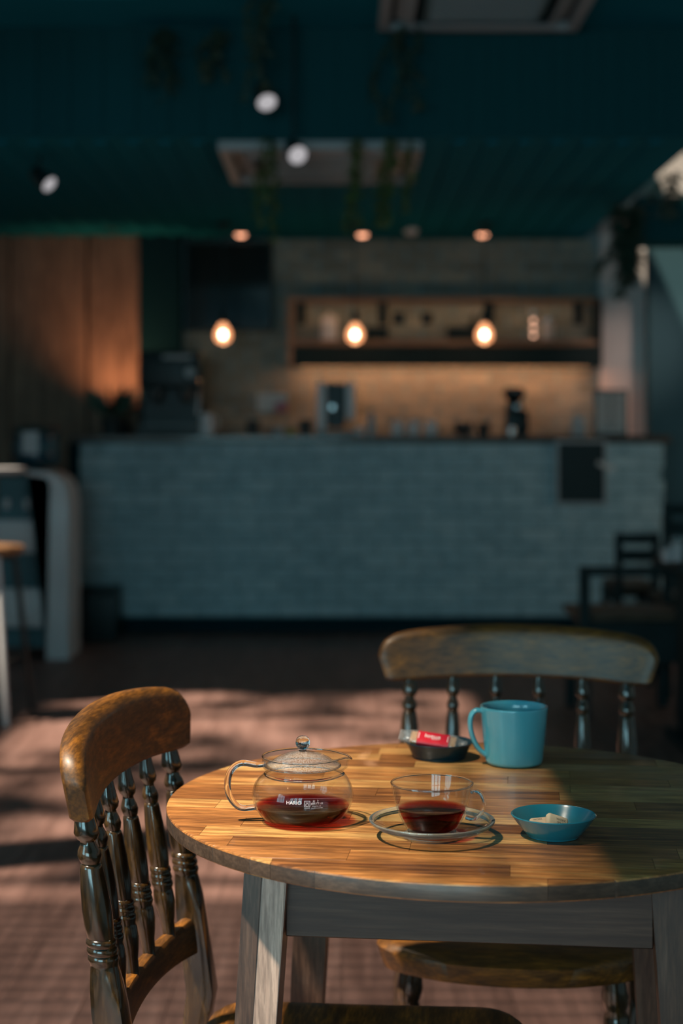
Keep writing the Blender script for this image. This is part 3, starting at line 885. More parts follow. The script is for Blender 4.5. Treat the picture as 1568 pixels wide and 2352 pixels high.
co = smooth_prof([(0.0, 0.0006), (0.018, 0.0004), (0.0255, 0.0010), (0.0285, 0.0045), (0.0320, 0.0105), (0.0362, 0.0185), (0.0400, 0.0280), (0.0432, 0.0400), (0.0452, 0.0495), (0.0463, 0.0555)], 4)
ci = [(max(r - 0.0016, 0), z + (0.0022 if r < 0.026 else 0.0004)) for r, z in co]; ci[-1] = (co[-1][0] - 0.0016, co[-1][1])
cup_bowl = lathe('bowl', co + ci[::-1], M['glass'], cup, 80)
torus('rim_bead', 0.0457, 0.0010, 0.0556, M['glass_solid'], cup)
torus('foot_bead', 0.0262, 0.0012, 0.0016, M['glass_solid'], cup)
cl = 0.0285
cp = [(0.0, 0.0031), (0.0225, 0.0032)] + [(r - 0.0003, z) for r, z in ci if 0.0055 < z < cl and r > 0.02] + [(in_r(cl, ci) - 0.0003, cl), (in_r(cl, ci) - 0.003, cl - 0.0005), (0.0, cl - 0.0005)]
lathe('tea', cp, M['tea'], cup, 64)
wet_inside(cup_bowl, co, cl, 0.0016)
hh = spline([(0.0446, 0, 0.0475), (0.0500, 0, 0.0490), (0.0560, 0, 0.0455), (0.0588, 0, 0.0370), (0.0575, 0, 0.0280), (0.0520, 0, 0.0205), (0.0455, 0, 0.0175), (0.0385, 0, 0.0190)], 5)
ch = tube('handle', hh, 0.0030, M['glass_solid'], cup, 16, flat=(1.35, 0.72), up=Vector((0, 1, 0)))
ch.rotation_euler = (0, 0, math.radians(-14))

# turquoise mug ------------------------------------------------------
mug = thing('mug', 'turquoise ceramic mug at the back of the table', 'mug', on_table(1180, 1754))
mo = smooth_prof([(0.0, 0.0008), (0.030, 0.0005), (0.0360, 0.0012), (0.0392, 0.0040), (0.0403, 0.0100), (0.0415, 0.0210), (0.0437, 0.0440), (0.0460, 0.0690), (0.0468, 0.0780), (0.0464, 0.0802)], 4)
mi = [(0.0448, 0.0806), (0.0434, 0.0796), (0.0425, 0.070), (0.0400, 0.044), (0.0370, 0.012), (0.0330, 0.0065), (0.0, 0.0060)]
lathe('body', mo + mi, M['mug'], mug, 80)
lathe('drink', [(0.0, 0.0530), (0.0405, 0.0530), (0.0405, 0.0520), (0.0, 0.0520)], M['coffee'], mug, 48)
mh = spline([(-0.0445, 0, 0.0735), (-0.0525, 0, 0.0745), (-0.0590, 0, 0.0690), (-0.0612, 0, 0.0580), (-0.0600, 0, 0.0455), (-0.0555, 0, 0.0320), (-0.0490, 0, 0.0210), (-0.0400, 0, 0.0130)], 5)
mt = tube('handle', mh, [0.0050] * len(mh), M['mug'], mug, 16, flat=(1.3, 0.72), up=Vector((0, 1, 0)))
mt.rotation_euler = (0, 0, math.radians(4))

# teal bowl with two cookies --------------------------------------------
bl = on_table(1270.5, 1920)
bowl = thing('bowl', 'small teal blue bowl holding two printed cookies', 'bowl', bl)
bo = smooth_prof([(0.0, 0.0012), (0.026, 0.0010), (0.0288, 0.0004), (0.0300, 0.0022), (0.0345, 0.0070), (0.0405, 0.0145), (0.0470, 0.0232), (0.0478, 0.0246)], 4)
bi = smooth_prof([(0.0470, 0.0252), (0.0460, 0.0246), (0.0395, 0.0162), (0.0335, 0.0090), (0.0280, 0.0052), (0.015, 0.0042), (0.0, 0.0040)], 4)
lathe('dish', bo + bi, M['bowl'], bowl, 80)
def cookie(name, label, loc, rot, lines, hx=0.0122, hy=0.0085, hz=0.0042):
    bm = bmesh.new(); B(bm, -hx, hx, -hy, hy, -hz, hz, 0.0034, 4)
    o = mesh_obj(name, bm, M['cookie'], None, 60); tag(o, label, 'cookie', 'cookies in the teal bowl')
    o.location = loc; o.rotation_euler = rot
    for s, sz, x_, y_, z_, side in lines:
        v, f = text_mesh(s, sz)
        if side == 'front': vs = [(x_ + a, -hy - 0.0001, z_ + b) for a, b, _ in v]
        else: vs = [(x_ + a, y_ + b, hz + 0.0001) for a, b, _ in v]
        raw_obj('printed_mark', vs, f, M['chocolate'], o)
    return o
cookie('cookie', 'pale cookie lying flat in the teal bowl, left of the other', bl + Vector((-0.0140, 0.0015, 0.0126)), (math.radians(34), math.radians(-4), math.radians(5)), [('WORK', 0.0034, -0.003, 0.0040, 0, 'top')])
ck = cookie('cookie', 'pale cookie leaning on the other with dark printed letters', bl + Vector((0.0035, -0.0010, 0.0152)), (math.radians(58), math.radians(20), math.radians(14)), [('WORK', 0.0040, 0.0030, 0.0022, 0, 'top'), ('SPACE', 0.0034, 0.0030, -0.0014, 0, 'top')], 0.0132, 0.0080, 0.0046)
bm = bmesh.new(); B(bm, -0.009, 0.004, -0.0083, -0.0078, -0.0028, 0.0026, 0.0002)
mesh_obj('filling', bm, M['chocolate'], ck)

# navy dish with wrapped biscuit --------------------------------------------
dl = on_table(1008, 1739)
dish = thing('small_dish', 'small dark navy dish holding a wrapped biscuit', 'dish', dl)
do = smooth_prof([(0.0, 0.0010), (0.033, 0.0008), (0.0368, 0.0004), (0.0372, 0.0030), (0.0385, 0.0050), (0.0430, 0.0140), (0.0480, 0.0215), (0.0484, 0.0226)], 4)
di = smooth_prof([(0.0476, 0.0230), (0.0466, 0.0222), (0.0415, 0.0140), (0.0370, 0.0070), (0.030, 0.0046), (0.0, 0.0042)], 4)
lathe('dish', do + di, M['navy'], dish, 72)
pk = thing('wrapped_biscuit', 'caramel biscuit in a red and clear wrapper', 'biscuit', dl + Vector((-0.0085, -0.002, 0.0235)), math.radians(-5))
pk.rotation_euler = (math.radians(26), math.radians(7.0), math.radians(-9))
bm = bmesh.new(); B(bm, -0.0325, 0.0325, -0.0125, 0.0125, -0.0035, 0.0035, 0.0025, 3)
mesh_obj('biscuit', bm, M['biscuit'], pk, 60)
bm = bmesh.new()
secs = []
for k in range(15):
    x_ = -0.0225 + 0.045 * k / 14
    sec = []
    for i in range(28):
        a = 2 * PI * i / 28
        c, s_ = math.cos(a), math.sin(a)
        ex = 0.45
        w = 0.0142 * math.copysign(abs(c) ** ex, c); h_ = 0.0062 * math.copysign(abs(s_) ** 0.7, s_)
        j = noise.noise(Vector((x_ * 120, w * 160, h_ * 160))) * 0.0005
        sec.append(bm.verts.new((x_, w * (1 + j * 30), h_ + j)))
    secs.append(sec)
for A_, B_ in zip(secs, secs[1:]):
    for i in range(28): bm.faces.new((A_[i], A_[(i + 1) % 28], B_[(i + 1) % 28], B_[i]))
band = mesh_obj('red_sleeve', bm, M['red'], pk, 60)
for s, sz, xo, yo in (('lotus', 0.0115, -0.001, 0.0005), ('BISCUIT', 0.0030, 0.003, -0.0050)):
    v, f = text_mesh(s, sz)
    raw_obj('printed_mark', [(a + xo, b + yo, 0.0068 - 0.0028 * abs((b + yo) / 0.0142) ** 2.5) for a, b, _ in v], f, M['white_ink'], band)
for s in (-1, 1):
    raw_obj('pale_stripe', [(s * 0.0205 + dx, w, 0.00675 - 0.0030 * abs(w / 0.0142) ** 2.5) for w in (-.0125, -.006, 0, .006, .0125) for dx in (-.0004, .0004)], [(2 * i, 2 * i + 1, 2 * i + 3, 2 * i + 2) for i in range(4)], M['white_ink'], band)
    bm = bmesh.new(); gr = []
    for k in range(13):
        t_ = k / 12; x_ = s * (0.0222 + 0.0260 * t_)
        flat = max(0.0, (t_ - 0.35) / 0.65)
        row = []
        for i in range(20):
            a = 2 * PI * i / 20; c, s_ = math.cos(a), math.sin(a)
            w = (0.0140 - 0.003 * flat * (1 - flat) * 4) * math.copysign(abs(c) ** 0.5, c)
            h_ = (0.0060 * (1 - flat) + 0.0009) * math.copysign(abs(s_) ** 0.7, s_)
            j = noise.noise(Vector((x_ * 260, w * 330, s))) * 0.0026 * (0.25 + flat)
            row.append(bm.verts.new((x_ + j * 0.4, w, h_ + j + flat * 0.002 * s * -1)))
        gr.append(row)
    for A_, B_ in zip(gr, gr[1:]):
        for i in range(20): bm.faces.new((A_[i], A_[(i + 1) % 20], B_[(i + 1) % 20], B_[i]))
    mesh_obj('clear_film_end', bm, M['film'], pk, 25)

# ------------------------------------------------------------------ lamps
def point(name, loc, energy, col, r, parent=None):
    d = bpy.data.lights.new(name, 'POINT'); d.energy = energy; d.color = col; d.shadow_soft_size = r
    o = bpy.data.objects.new(name, d); COL.objects.link(o); o.location = loc
    if parent: o.parent = parent
    return o
def spot(name, loc, target, energy, col, size, blend, parent=None, r=0.04):
    d = bpy.data.lights.new(name, 'SPOT'); d.energy = energy; d.color = col; d.spot_size = math.radians(size); d.spot_blend = blend; d.shadow_soft_size = r
    o = bpy.data.objects.new(name, d); COL.objects.link(o); o.location = loc
    v = Vector(target) - Vector(loc); o.rotation_euler = v.to_track_quat('-Z', 'Y').to_euler()
    if parent: o.parent = parent
    return o
WARM = (1.0, 0.52, 0.26)
for px_, lab in ((512, 'glowing round pendant bulb in front of the black screen, leftmost of three'), (815, 'glowing round pendant bulb in the middle of the row of three'), (1112, 'glowing round pendant bulb on the right of the row of three')):
    p = W(px_, 768, 10.0)
    t = thing('pendant_lamp', lab, 'lamp', (p.x, p.y, SOFFIT - 0.0), 0, 'pendant bulbs over the bar')
    dz = p.z - SOFFIT
    tube('cord', [(0, 0, 0), (0, 0, (dz + 0.13) / 2), (0, 0, dz + 0.13)], 0.0045, M['black'], t, 8)
    lathe('ceiling_cup', [(0.0, 0.0), (0.045, 0.0), (0.045, -0.012), (0.02, -0.03), (0.0, -0.03)], M['black'], t, 24)
    lathe('socket', smooth_prof([(0.0, dz + 0.150), (0.012, dz + 0.148), (0.022, dz + 0.125), (0.024, dz + 0.095), (0.022, dz + 0.072), (0.0, dz + 0.070)], 3), M['black'], t, 24)
    lathe('glass_globe', smooth_prof([(0.018, dz + 0.085), (0.020, dz + 0.068), (0.034, dz + 0.046), (0.050, dz + 0.018), (0.0535, dz - 0.010), (0.046, dz - 0.036), (0.026, dz - 0.053), (0.0, dz - 0.058)], 3), M['amber_glass'], t, 32)
    lathe('filament_bulb', smooth_prof([(0.0, dz + 0.020), (0.008, dz + 0.018), (0.017, dz + 0.004), (0.017, dz - 0.008), (0.010, dz - 0.020), (0.0, dz - 0.024)], 3), M['bulb'], t, 24)
    point('bulb_light', (0, 0, dz - 0.075), 0.9, WARM, 0.03, t)
for px_, lab in ((553, 'warm recessed ceiling downlight above the black screen'), (832, 'warm recessed ceiling downlight above the middle of the shelf'), (1108, 'warm recessed ceiling downlight above the right of the shelf')):
    p = W(px_, 541, 10.50)
    t = thing('downlight', lab, 'lamp', (p.x, p.y, SOFFIT), 0, 'recessed downlights over the bar')
    lathe('trim_ring', [(0.036, 0.0), (0.060, 0.0), (0.060, -0.006), (0.045, -0.012), (0.036, -0.008)], M['black_metal'], t, 32, closed=True)
    lathe('diffuser', smooth_prof([(0.0, -0.003), (0.037, -0.003), (0.037, -0.010), (0.022, -0.024), (0.0, -0.028)], 2), M['downlight'], t, 32)
    spot('downlight_beam', (0, 0, -0.03), (0, 0.12, -1.6), 0.35, WARM, 80, 0.9, t)
# wall washer warming the wooden panels on the left
t = thing('downlight', 'small recessed ceiling downlight washing the wooden wall panels', 'lamp', (-1.50, 10.30, SOFFIT), 0, 'recessed downlights over the bar')
lathe('trim_ring', [(0.036, 0.0), (0.055, 0.0), (0.055, -0.006), (0.036, -0.008)], M['black_metal'], t, 32, closed=True)
# table lamp light low behind the plants is hidden by the machine: a small uplight standing on the counter
t = thing('uplight', 'small cylindrical uplight behind the plant on the counter', 'lamp', (-1.42, 10.24, CT))
lathe('housing', [(0.0, 0.0), (0.035, 0.0), (0.035, 0.09), (0.028, 0.09), (0.028, 0.07), (0.0, 0.07)], M['black'], t, 24)
lathe('diffuser', [(0.0, 0.072), (0.027, 0.072), (0.027, 0.076), (0.0, 0.078)], M['led'], t, 24)
spot('uplight_beam', (0, 0, 0.10), (-0.10, 0.34, 0.70), 30.0, (1.0, 0.42, 0.20), 98, 1.0, t)

spot('pillar_fill_beam', (0, 0, -0.02), (-0.06, 1.7, -0.70), 30.0, (1.0, 0.70, 0.58), 40, 1.0, PILLAR_FILL)

# track spotlights seen as pale discs
def track_spot(lab, px_, py_, D, top, aim, r=0.043):
    p = W(px_, py_, D)
    t = thing('track_spotlight', lab, 'lamp', (p.x, p.y, top), 0, 'track spotlights on the ceiling')
    dz = p.z - top
    n = Vector(aim).normalized()
    bm = bmesh.new(); lathe_bm(bm, [(0.0, -0.12), (r * 0.75, -0.12), (r * 1.08, -0.05), (r * 1.12, 0.0), (r * 1.0, 0.002), (r * 1.0, -0.010), (0.0, -0.010)], 32)
    o = mesh_obj('housing', bm, M['black'], t, 40)
    mtx = Matrix.Translation((0, 0, dz)) @ n.to_track_quat('Z', 'Y').to_matrix().to_4x4()
    o.matrix_local = mtx
    bm = bmesh.new(); lathe_bm(bm, [(0.0, -0.008), (r * 0.97, -0.008), (r * 0.97, -0.004), (0.0, -0.001)], 32)
    e = mesh_obj('lens', bm, M['spot'], t, 40); e.matrix_local = mtx
    back = Vector((0, 0, dz)) - n * 0.08
    tube('stem', [back, Vector((back.x, back.y, back.z * 0.5)), Vector((back.x, back.y, 0))], 0.008, M['black'], t, 10)
track_spot('pale disc of the upper ceiling spotlight, partly behind hanging leaves', 613, 236, 6.95, CEIL, (0.22, -0.60, -0.62), 0.044)
track_spot('pale disc of the spotlight in front of the ceiling air conditioner', 684, 357, 7.0, CEIL, (0.30, -0.85, -0.55), 0.043)
track_spot('small slanted spotlight high above the wooden wall panels', 114, 424, 7.6, SOFFIT, (0.72, -0.40, -0.62), 0.040)

# ceiling air conditioners
def cassette(lab, x0, x1, y0, y1, z):
    t = thing('ceiling_air_conditioner', lab, 'air conditioner', ((x0 + x1) / 2, (y0 + y1) / 2, z), 0, 'ceiling cassette air conditioners')
    hx, hy = (x1 - x0) / 2, (y1 - y0) / 2
    fw = 0.10
    bm = bmesh.new()
    B(bm, -hx, hx, -hy, -hy + 0.05, -0.045, 0.03, 0.004); B(bm, -hx, hx, hy - 0.05, hy, -0.045, 0.03, 0.004)
    B(bm, -hx, -hx + 0.05, -hy + 0.05, hy - 0.05, -0.045, 0.03, 0.004); B(bm, hx - 0.05, hx, -hy + 0.05, hy - 0.05, -0.045, 0.03, 0.004)
    mesh_obj('frame', bm, M['ac_shell'], t)
    box('housing', -hx + 0.05, hx - 0.05, -hy + 0.05, hy - 0.05, -0.01, 0.03, M['black'], t)
    box('grille', -hx + 0.19, hx - 0.19, -hy + 0.19, hy - 0.19, -0.05, -0.01, M['ac_grille'], t, bev=0.008)
    for k in range(7):
        yy = -hy + 0.24 + (2 * hy - 0.48) * k / 6
        box('grille_bar', -hx + 0.22, hx - 0.22, yy - 0.008, yy + 0.008, -0.056, -0.050, M['ac_shell'], t)
    for s in (-1, 1):
        a = box('louvre', -hx + 0.14, hx - 0.14, -0.045, 0.045, -0.006, 0.0, M['ac_shell'], t); a.location = (0, s * (hy - 0.115), -0.03); a.rotation_euler = (s * 0.5, 0, 0)
        a = box('louvre', -0.045, 0.045, -hy + 0.14, hy - 0.14, -0.006, 0.0, M['ac_shell'], t); a.location = (s * (hx - 0.115), 0, -0.03); a.rotation_euler = (0, -s * 0.5, 0)
cassette('white ceiling air conditioner cut by the top edge of the photo', 0.167, 1.077, 6.24, 7.17, CEIL)
cassette('white ceiling air conditioner behind hanging vines above the bar', *AC2, SOFFIT)

# smoke detector
p = W(943, 531, 10.3)
t = thing('smoke_detector', 'small pale round smoke detector on the bar ceiling', 'smoke detector', (p.x, p.y, SOFFIT))
lathe('housing', [(0.0, 0.0), (0.05, 0.0), (0.05, -0.018), (0.035, -0.035), (0.0, -0.038)], M['white_plastic'], t, 32)
lathe('sensor_cap', [(0.0, -0.036), (0.02, -0.037), (0.016, -0.046), (0.0, -0.048)], M['grey_plastic'], t, 24)

# ------------------------------------------------------------------ hanging plants
def leaves(bm, c, n, ln, wd, rnd, down=0.6):
    for _ in range(n):
        a = rnd.random() * 2 * PI
        d = Vector((math.cos(a), math.sin(a), -down + rnd.uniform(-0.4, 0.5))).normalized()
        s = d.cross(Vector((0, 0, 1))).normalized() * wd * rnd.uniform(0.7, 1.2)
        L = ln * rnd.uniform(0.6, 1.2)
        b0 = c + Vector((rnd.uniform(-1, 1), rnd.uniform(-1, 1), rnd.uniform(-1, 1))) * 0.012
        m = b0 + d * L * 0.45; up = d.cross(s).normalized() * wd * 0.25
        v = [bm.verts.new(q) for q in (b0, m + s + up, b0 + d * L, m - s + up, m)]
        bm.faces.new((v[0], v[1], v[4])); bm.faces.new((v[1], v[2], v[4])); bm.faces.new((v[2], v[3], v[4])); bm.faces.new((v[3], v[0], v[4]))
def vine(lab, px_, y_top, y_bot, D, mat, spread=0.05, dens=1.0, ln=0.05, wd=0.014, strands=2, seed=1):
    rnd = random.Random(seed)
    p0, p1 = W(px_, y_top, D), W(px_, y_bot, D)
    t = thing('hanging_vine', lab, 'plant', p0, 0, 'vines hanging from the ceiling')
    hgt = p0.z - p1.z
    bs, bl_ = bmesh.new(), bmesh.new()
    for s in range(strands):
        off = Vector((rnd.uniform(-1, 1) * spread, rnd.uniform(-1, 1) * spread, 0))
        h = hgt * (1.0 if s == 0 else rnd.uniform(0.55, 0.95))
        pts = []
        for k in range(9):
            f = k / 8
            pts.append(off * (0.35 + 0.65 * f) + Vector((math.sin(f * 5 + s) * spread * 0.35, math.cos(f * 4 + s) * spread * 0.3, -h * f)))
        tube_bm(bs, pts, 0.003, 6)
        n = int(h / 0.022 * dens)
        for k in range(n):
            f = (k + 0.5) / n; i = min(int(f * 8), 7); q = pts[i].lerp(pts[i + 1], f * 8 - i)
            leaves(bl_, q, 3, ln, wd, rnd)
    mesh_obj('stem', bs, M['stem'], t)
    fo = mesh_obj('foliage', bl_, mat, t); fo['kind'] = 'stuff'
vine('green vine hanging in front of the left of the bar air conditioner', 612, 318, 548, 7.2, M['leaf'], 0.05, 1.1, seed=2, strands=3)
vine('green vine hanging in front of the middle of the bar air conditioner', 812, 318, 535, 7.2, M['leaf'], 0.045, 1.1, seed=3, strands=3)
vine('green vine hanging in front of the right of the bar air conditioner', 893, 316, 525, 7.18, M['leaf'], 0.05, 1.1, seed=4, strands=3)
vine('thin green vine at the right end of the bar air conditioner', 938, 318, 480, 7.2, M['leaf'], 0.025, 0.8, seed=5, strands=2)
vine('faint fern frond hanging from the dark ceiling at upper left', 374, 62, 212, 7.1, M['leaf_dark'], 0.06, 1.5, 0.075, 0.010, 4, seed=6)
vine('dim vine hanging left of the upper ceiling spotlight', 500, 62, 190, 7.1, M['leaf_dark'], 0.10, 0.9, seed=7, strands=4)
vine('dim leafy vine hanging just above the upper ceiling spotlight', 600, -14, 232, 6.72, M['leaf_dark'], 0.09, 0.9, seed=8, strands=4)
vine('dim vine hanging left below the cut-off air conditioner', 915, 62, 290, 7.1, M['leaf_dark'], 0.12, 0.9, seed=9, strands=4)
vine('bushy green plant hanging in front of the pale pillar on the right', 1432, 470, 680, 8.7, M['leaf_dark'], 0.13, 1.8, 0.09, 0.014, 9, seed=10)
vine('dim vine hanging from the beam at the right edge', 1535, 395, 500, 8.6, M['leaf_dark'], 0.10, 1.4, 0.07, 0.014, 4, seed=11)

# ------------------------------------------------------------------ bar: screen, shelf and what stands on it
t = thing('screen', 'black flat screen hanging above the left end of the bar', 'screen', (-0.767, 10.68, SOFFIT))
box('body', -0.295, 0.295, -0.02, 0.05, -0.645, -0.03, M['black'], t, bev=0.006)
box('glass', -0.28, 0.28, -0.0225, -0.019, -0.63, -0.05, M['black_gloss'], t)
box('mount', -0.06, 0.06, 0.05, 0.09, -0.4, 0.0, M['black_metal'], t)

sh = thing('wall_shelf', 'long wooden wall shelf above the bar with a dark lower board', 'shelf', (0.695, YB, 0))
sx0, sx1, sy0 = -1.023, 1.023, -0.24
box('top_board', sx0, sx1, sy0, -0.018, 2.135, 2.165, M['shelf_wood'], sh)
box('bottom_board', sx0, sx1, sy0, -0.018, 1.845, 1.880, M['shelf_wood'], sh)
box('side_board', sx0 - 0.035, sx0, sy0, -0.018, 1.70, 2.165, M['shelf_wood'], sh)
box('side_board', sx1, sx1 + 0.035, sy0, -0.018, 1.70, 2.165, M['dark_wood'], sh)
box('lower_board', sx0, sx1, sy0 + 0.02, sy0 + 0.05, 1.700, 1.840, M['dark_wood'], sh)
for xx in (-0.97, -0.42, 0.30, 0.90):
    box('bracket', xx - 0.03, xx + 0.03, sy0 - 0.01, sy0 + 0.015, 1.98, 2.134, M['dark_wood'], sh)
led = box('led_strip', sx0 + 0.05, sx1 - 0.05, sy0 + 0.06, sy0 + 0.075, 1.70, 1.71, M['led'], sh)
ld = bpy.data.lights.new('led_light', 'AREA'); ld.shape = 'RECTANGLE'; ld.size = 1.95; ld.size_y = 0.03; ld.energy = 5.0; ld.color = (1.0, 0.36, 0.16)
lo = bpy.data.objects.new('led_light', ld); COL.objects.link(lo); lo.parent = sh; lo.location = (-0.02, sy0 + 0.068, 1.695); lo.rotation_euler = (math.radians(24), 0, 0)
led2 = bpy.data.lights.new('led_light', 'AREA'); led2.shape = 'RECTANGLE'; led2.size = 1.9; led2.size_y = 0.02; led2.energy = 1.1; led2.color = (1.0, 0.47, 0.21)
lo2 = bpy.data.objects.new('led_light', led2); COL.objects.link(lo2); lo2.parent = sh; lo2.location = (-0.02, sy0 + 0.03, 2.13); lo2.rotation_euler = (math.radians(30), 0, 0)

SHZ = 1.880
def shelf_item(name, lab, cat, px_, y=10.66, group=None, z=SHZ):
    p = W(px_, 780, y); return thing(name, lab, cat, (p.x, y, z), 0, group)
t = shelf_item('storage_jar', 'white storage jar at the left end of the wall shelf', 'jar', 756)
lathe('body', smooth_prof([(0.0, 0.0), (0.05, 0.0), (0.055, 0.01), (0.055, 0.13), (0.045, 0.15), (0.0, 0.15)], 2), M['white_plastic'], t, 32)
lathe('lid', [(0.0, 0.15), (0.047, 0.15), (0.047, 0.17), (0.012, 0.175), (0.012, 0.19), (0.0, 0.192)], M['grey_plastic'], t, 32)
for px_, lab in ((865, 'low dark box on the wall shelf beside the middle bulb'), (1052, 'low dark box on the wall shelf left of the right bulb')):
    t = shelf_item('storage_box', lab, 'box', px_, group='boxes on the wall shelf')
    box('body', -0.075, 0.075, -0.05, 0.05, 0, 0.075, M['dark_wood'], t, bev=0.004)
    box('lid', -0.08, 0.08, -0.055, 0.055, 0.075, 0.09, M['black'], t, bev=0.003)
for px_, lab in ((915, 'dark round mug hanging under the shelf top, left one'), (980, 'dark round mug hanging under the shelf top, right one')):
    t = shelf_item('hanging_mug', lab, 'mug', px_, 10.63, 'mugs hanging in the wall shelf', 2.135)
    tube('hook', [(0, 0, 0), (0, 0, -0.03), (0.012, 0, -0.04), (0.016, 0, -0.028)], 0.003, M['black_metal'], t, 8)
    lathe('body', smooth_prof([(0.0, -0.145), (0.035, -0.145), (0.042, -0.12), (0.042, -0.075), (0.038, -0.073), (0.038, -0.12), (0.0, -0.138)], 2), M['navy'], t, 28)
    tube('handle', [(0, -0.04, -0.12), (0, -0.065, -0.105), (0, -0.062, -0.085), (0, -0.04, -0.08)], 0.005, M['navy'], t, 8)
t = shelf_item('glass_jar', 'glass jar with warm pendant bulb reflections on the right of the wall shelf', 'jar', 1224)
lathe('body', smooth_prof([(0.0, 0.0), (0.045, 0.0), (0.05, 0.02), (0.05, 0.13), (0.04, 0.16), (0.04, 0.18)], 2), M['glass'], t, 32)
M['glint'] = glow('bulb_glint', (1.0, 0.52, 0.34), 2.6)  # glowing beads stand in for the pendant bulbs' reflections in the glass
for zz in (0.035, 0.085, 0.135): lathe('bulb_glint', smooth_prof([(0.0, zz - 0.013), (0.010, zz - 0.008), (0.013, zz), (0.010, zz + 0.008), (0.0, zz + 0.013)], 2), M['glint'], t, 16, 0.0, -0.012)
lathe('lid', [(0.0, 0.18), (0.043, 0.18), (0.043, 0.20), (0.0, 0.202)], M['steel'], t, 32)
t = shelf_item('coffee_tin', 'pale grey tin beside the glass jar on the shelf', 'tin', 1258)
lathe('body', [(0.0, 0.0), (0.04, 0.0), (0.04, 0.13), (0.0, 0.13)], M['grey_plastic'], t, 28)
lathe('lid', [(0.0, 0.13), (0.042, 0.13), (0.042, 0.15), (0.0, 0.152)], M['steel'], t, 28)
t = shelf_item('dark_bottle', 'dark bottle on the shelf behind the right bulb', 'bottle', 1086)
lathe('body', smooth_prof([(0.0, 0.0), (0.03, 0.0), (0.032, 0.01), (0.032, 0.11), (0.012, 0.15), (0.012, 0.18), (0.0, 0.18)], 2), M['black'], t, 24)
lathe('cap', [(0.0, 0.18), (0.014, 0.18), (0.014, 0.2), (0.0, 0.2)], M['steel'], t, 20)

# ------------------------------------------------------------------ bar: on the worktop
def top_item(name, lab, cat, px_, y=9.95, group=None):
    p = W(px_, 1000, y); return thing(name, lab, cat, (p.x, y, CT), 0, group)
t = top_item('espresso_machine', 'large black espresso machine at the left end of the bar', 'coffee machine', 395, 10.05)
bm = bmesh.new()
B(bm, -0.20, 0.20, -0.12, 0.22, 0.30, 0.54, 0.02, 3); B(bm, -0.20, 0.20, 0.04, 0.22, 0.05, 0.32, 0.01); B(bm, -0.21, 0.21, -0.20, 0.22, 0.0, 0.06, 0.008)
mesh_obj('body', bm, M['black'], t, 40)
box('top_rail', -0.05, 0.14, -0.125, -0.10, 0.485, 0.515, M['grey_plastic'], t, bev=0.006)
box('drip_tray', -0.17, 0.17, -0.19, 0.02, 0.06, 0.072, M['black_metal'], t)
for xx in (-0.09, 0.09):
    lathe('brew_head', [(0.0, 0.22), (0.035, 0.22), (0.04, 0.25), (0.04, 0.305), (0.0, 0.305)], M['black_metal'], t, 24, xx, -0.05)
    tube('portafilter_handle', [(xx, -0.08, 0.235), (xx, -0.16, 0.225), (xx, -0.22, 0.215)], [.012, .014, .012], M['black'], t, 12)
tube('steam_wand', [(0.17, -0.10, 0.36), (0.19, -0.15, 0.33), (0.185, -0.16, 0.22), (0.18, -0.165, 0.13)], 0.007, M['steel'], t, 10)
g_ = lathe('gauge', [(0.0, 0.0), (0.030, 0.0), (0.030, 0.012), (0.0, 0.014)], M['grey_plastic'], t, 24)
g_.rotation_euler = (PI / 2, 0, 0); g_.location = (0.125, -0.12, 0.40)
t = top_item('milk_jug', 'white milk jug beside the espresso machine', 'jug', 474, 9.80)
lathe('body', smooth_prof([(0.0, 0.0), (0.04, 0.0), (0.045, 0.02), (0.045, 0.07), (0.036, 0.11), (0.04, 0.135), (0.037, 0.135), (0.033, 0.11), (0.04, 0.07), (0.04, 0.01), (0.0, 0.008)], 2), M['white_plastic'], t, 32)
tube('handle', [(0.042, 0, 0.115), (0.068, 0, 0.11), (0.072, 0, 0.06), (0.044, 0, 0.035)], 0.006, M['white_plastic'], t, 10)
# potted plant
t = top_item('potted_plant', 'dark leafy plant in a pot at the left end of the bar', 'plant', 255, 9.92)
lathe('pot', [(0.0, 0.0), (0.055, 0.0), (0.07, 0.11), (0.075, 0.115), (0.068, 0.115), (0.06, 0.10), (0.0, 0.10)], M['pot'], t, 28)
lathe('soil', [(0.0, 0.098), (0.062, 0.098), (0.062, 0.102), (0.0, 0.106)], M['soil'], t, 24)
rnd = random.Random(5)
for k in range(22):
    a = rnd.random() * 2 * PI; L = rnd.uniform(0.16, 0.30); lean = rnd.uniform(0.15, 0.75)
    d = Vector((math.cos(a) * lean, math.sin(a) * lean * 0.6, 1)).normalized()
    base = Vector((math.cos(a) * 0.02, math.sin(a) * 0.02, 0.10)); s = d.cross(Vector((math.sin(a), -math.cos(a), 0.3))).normalized()
    w = rnd.uniform(0.022, 0.038); bm = bmesh.new(); rows = []
    for i in range(7):
        f = i / 6; c = base + d * L * f + Vector((math.cos(a), math.sin(a) * 0.6, -0.9)) * 0.07 * f * f
        ww = w * max(0.06, math.sin(PI * min(1, 0.08 + f * 0.92)) ** 0.8) * (0.25 if f < 0.3 else 1)
        rows.append([bm.verts.new(c - s * ww), bm.verts.new(c + Vector((0, 0, -0.004))), bm.verts.new(c + s * ww)])
    for A_, B_ in zip(rows, rows[1:]):
        for i in range(2): bm.faces.new((A_[i], A_[i + 1], B_[i + 1], B_[i]))
    mesh_obj('leaf', bm, M['leaf_dark'], t, 60)
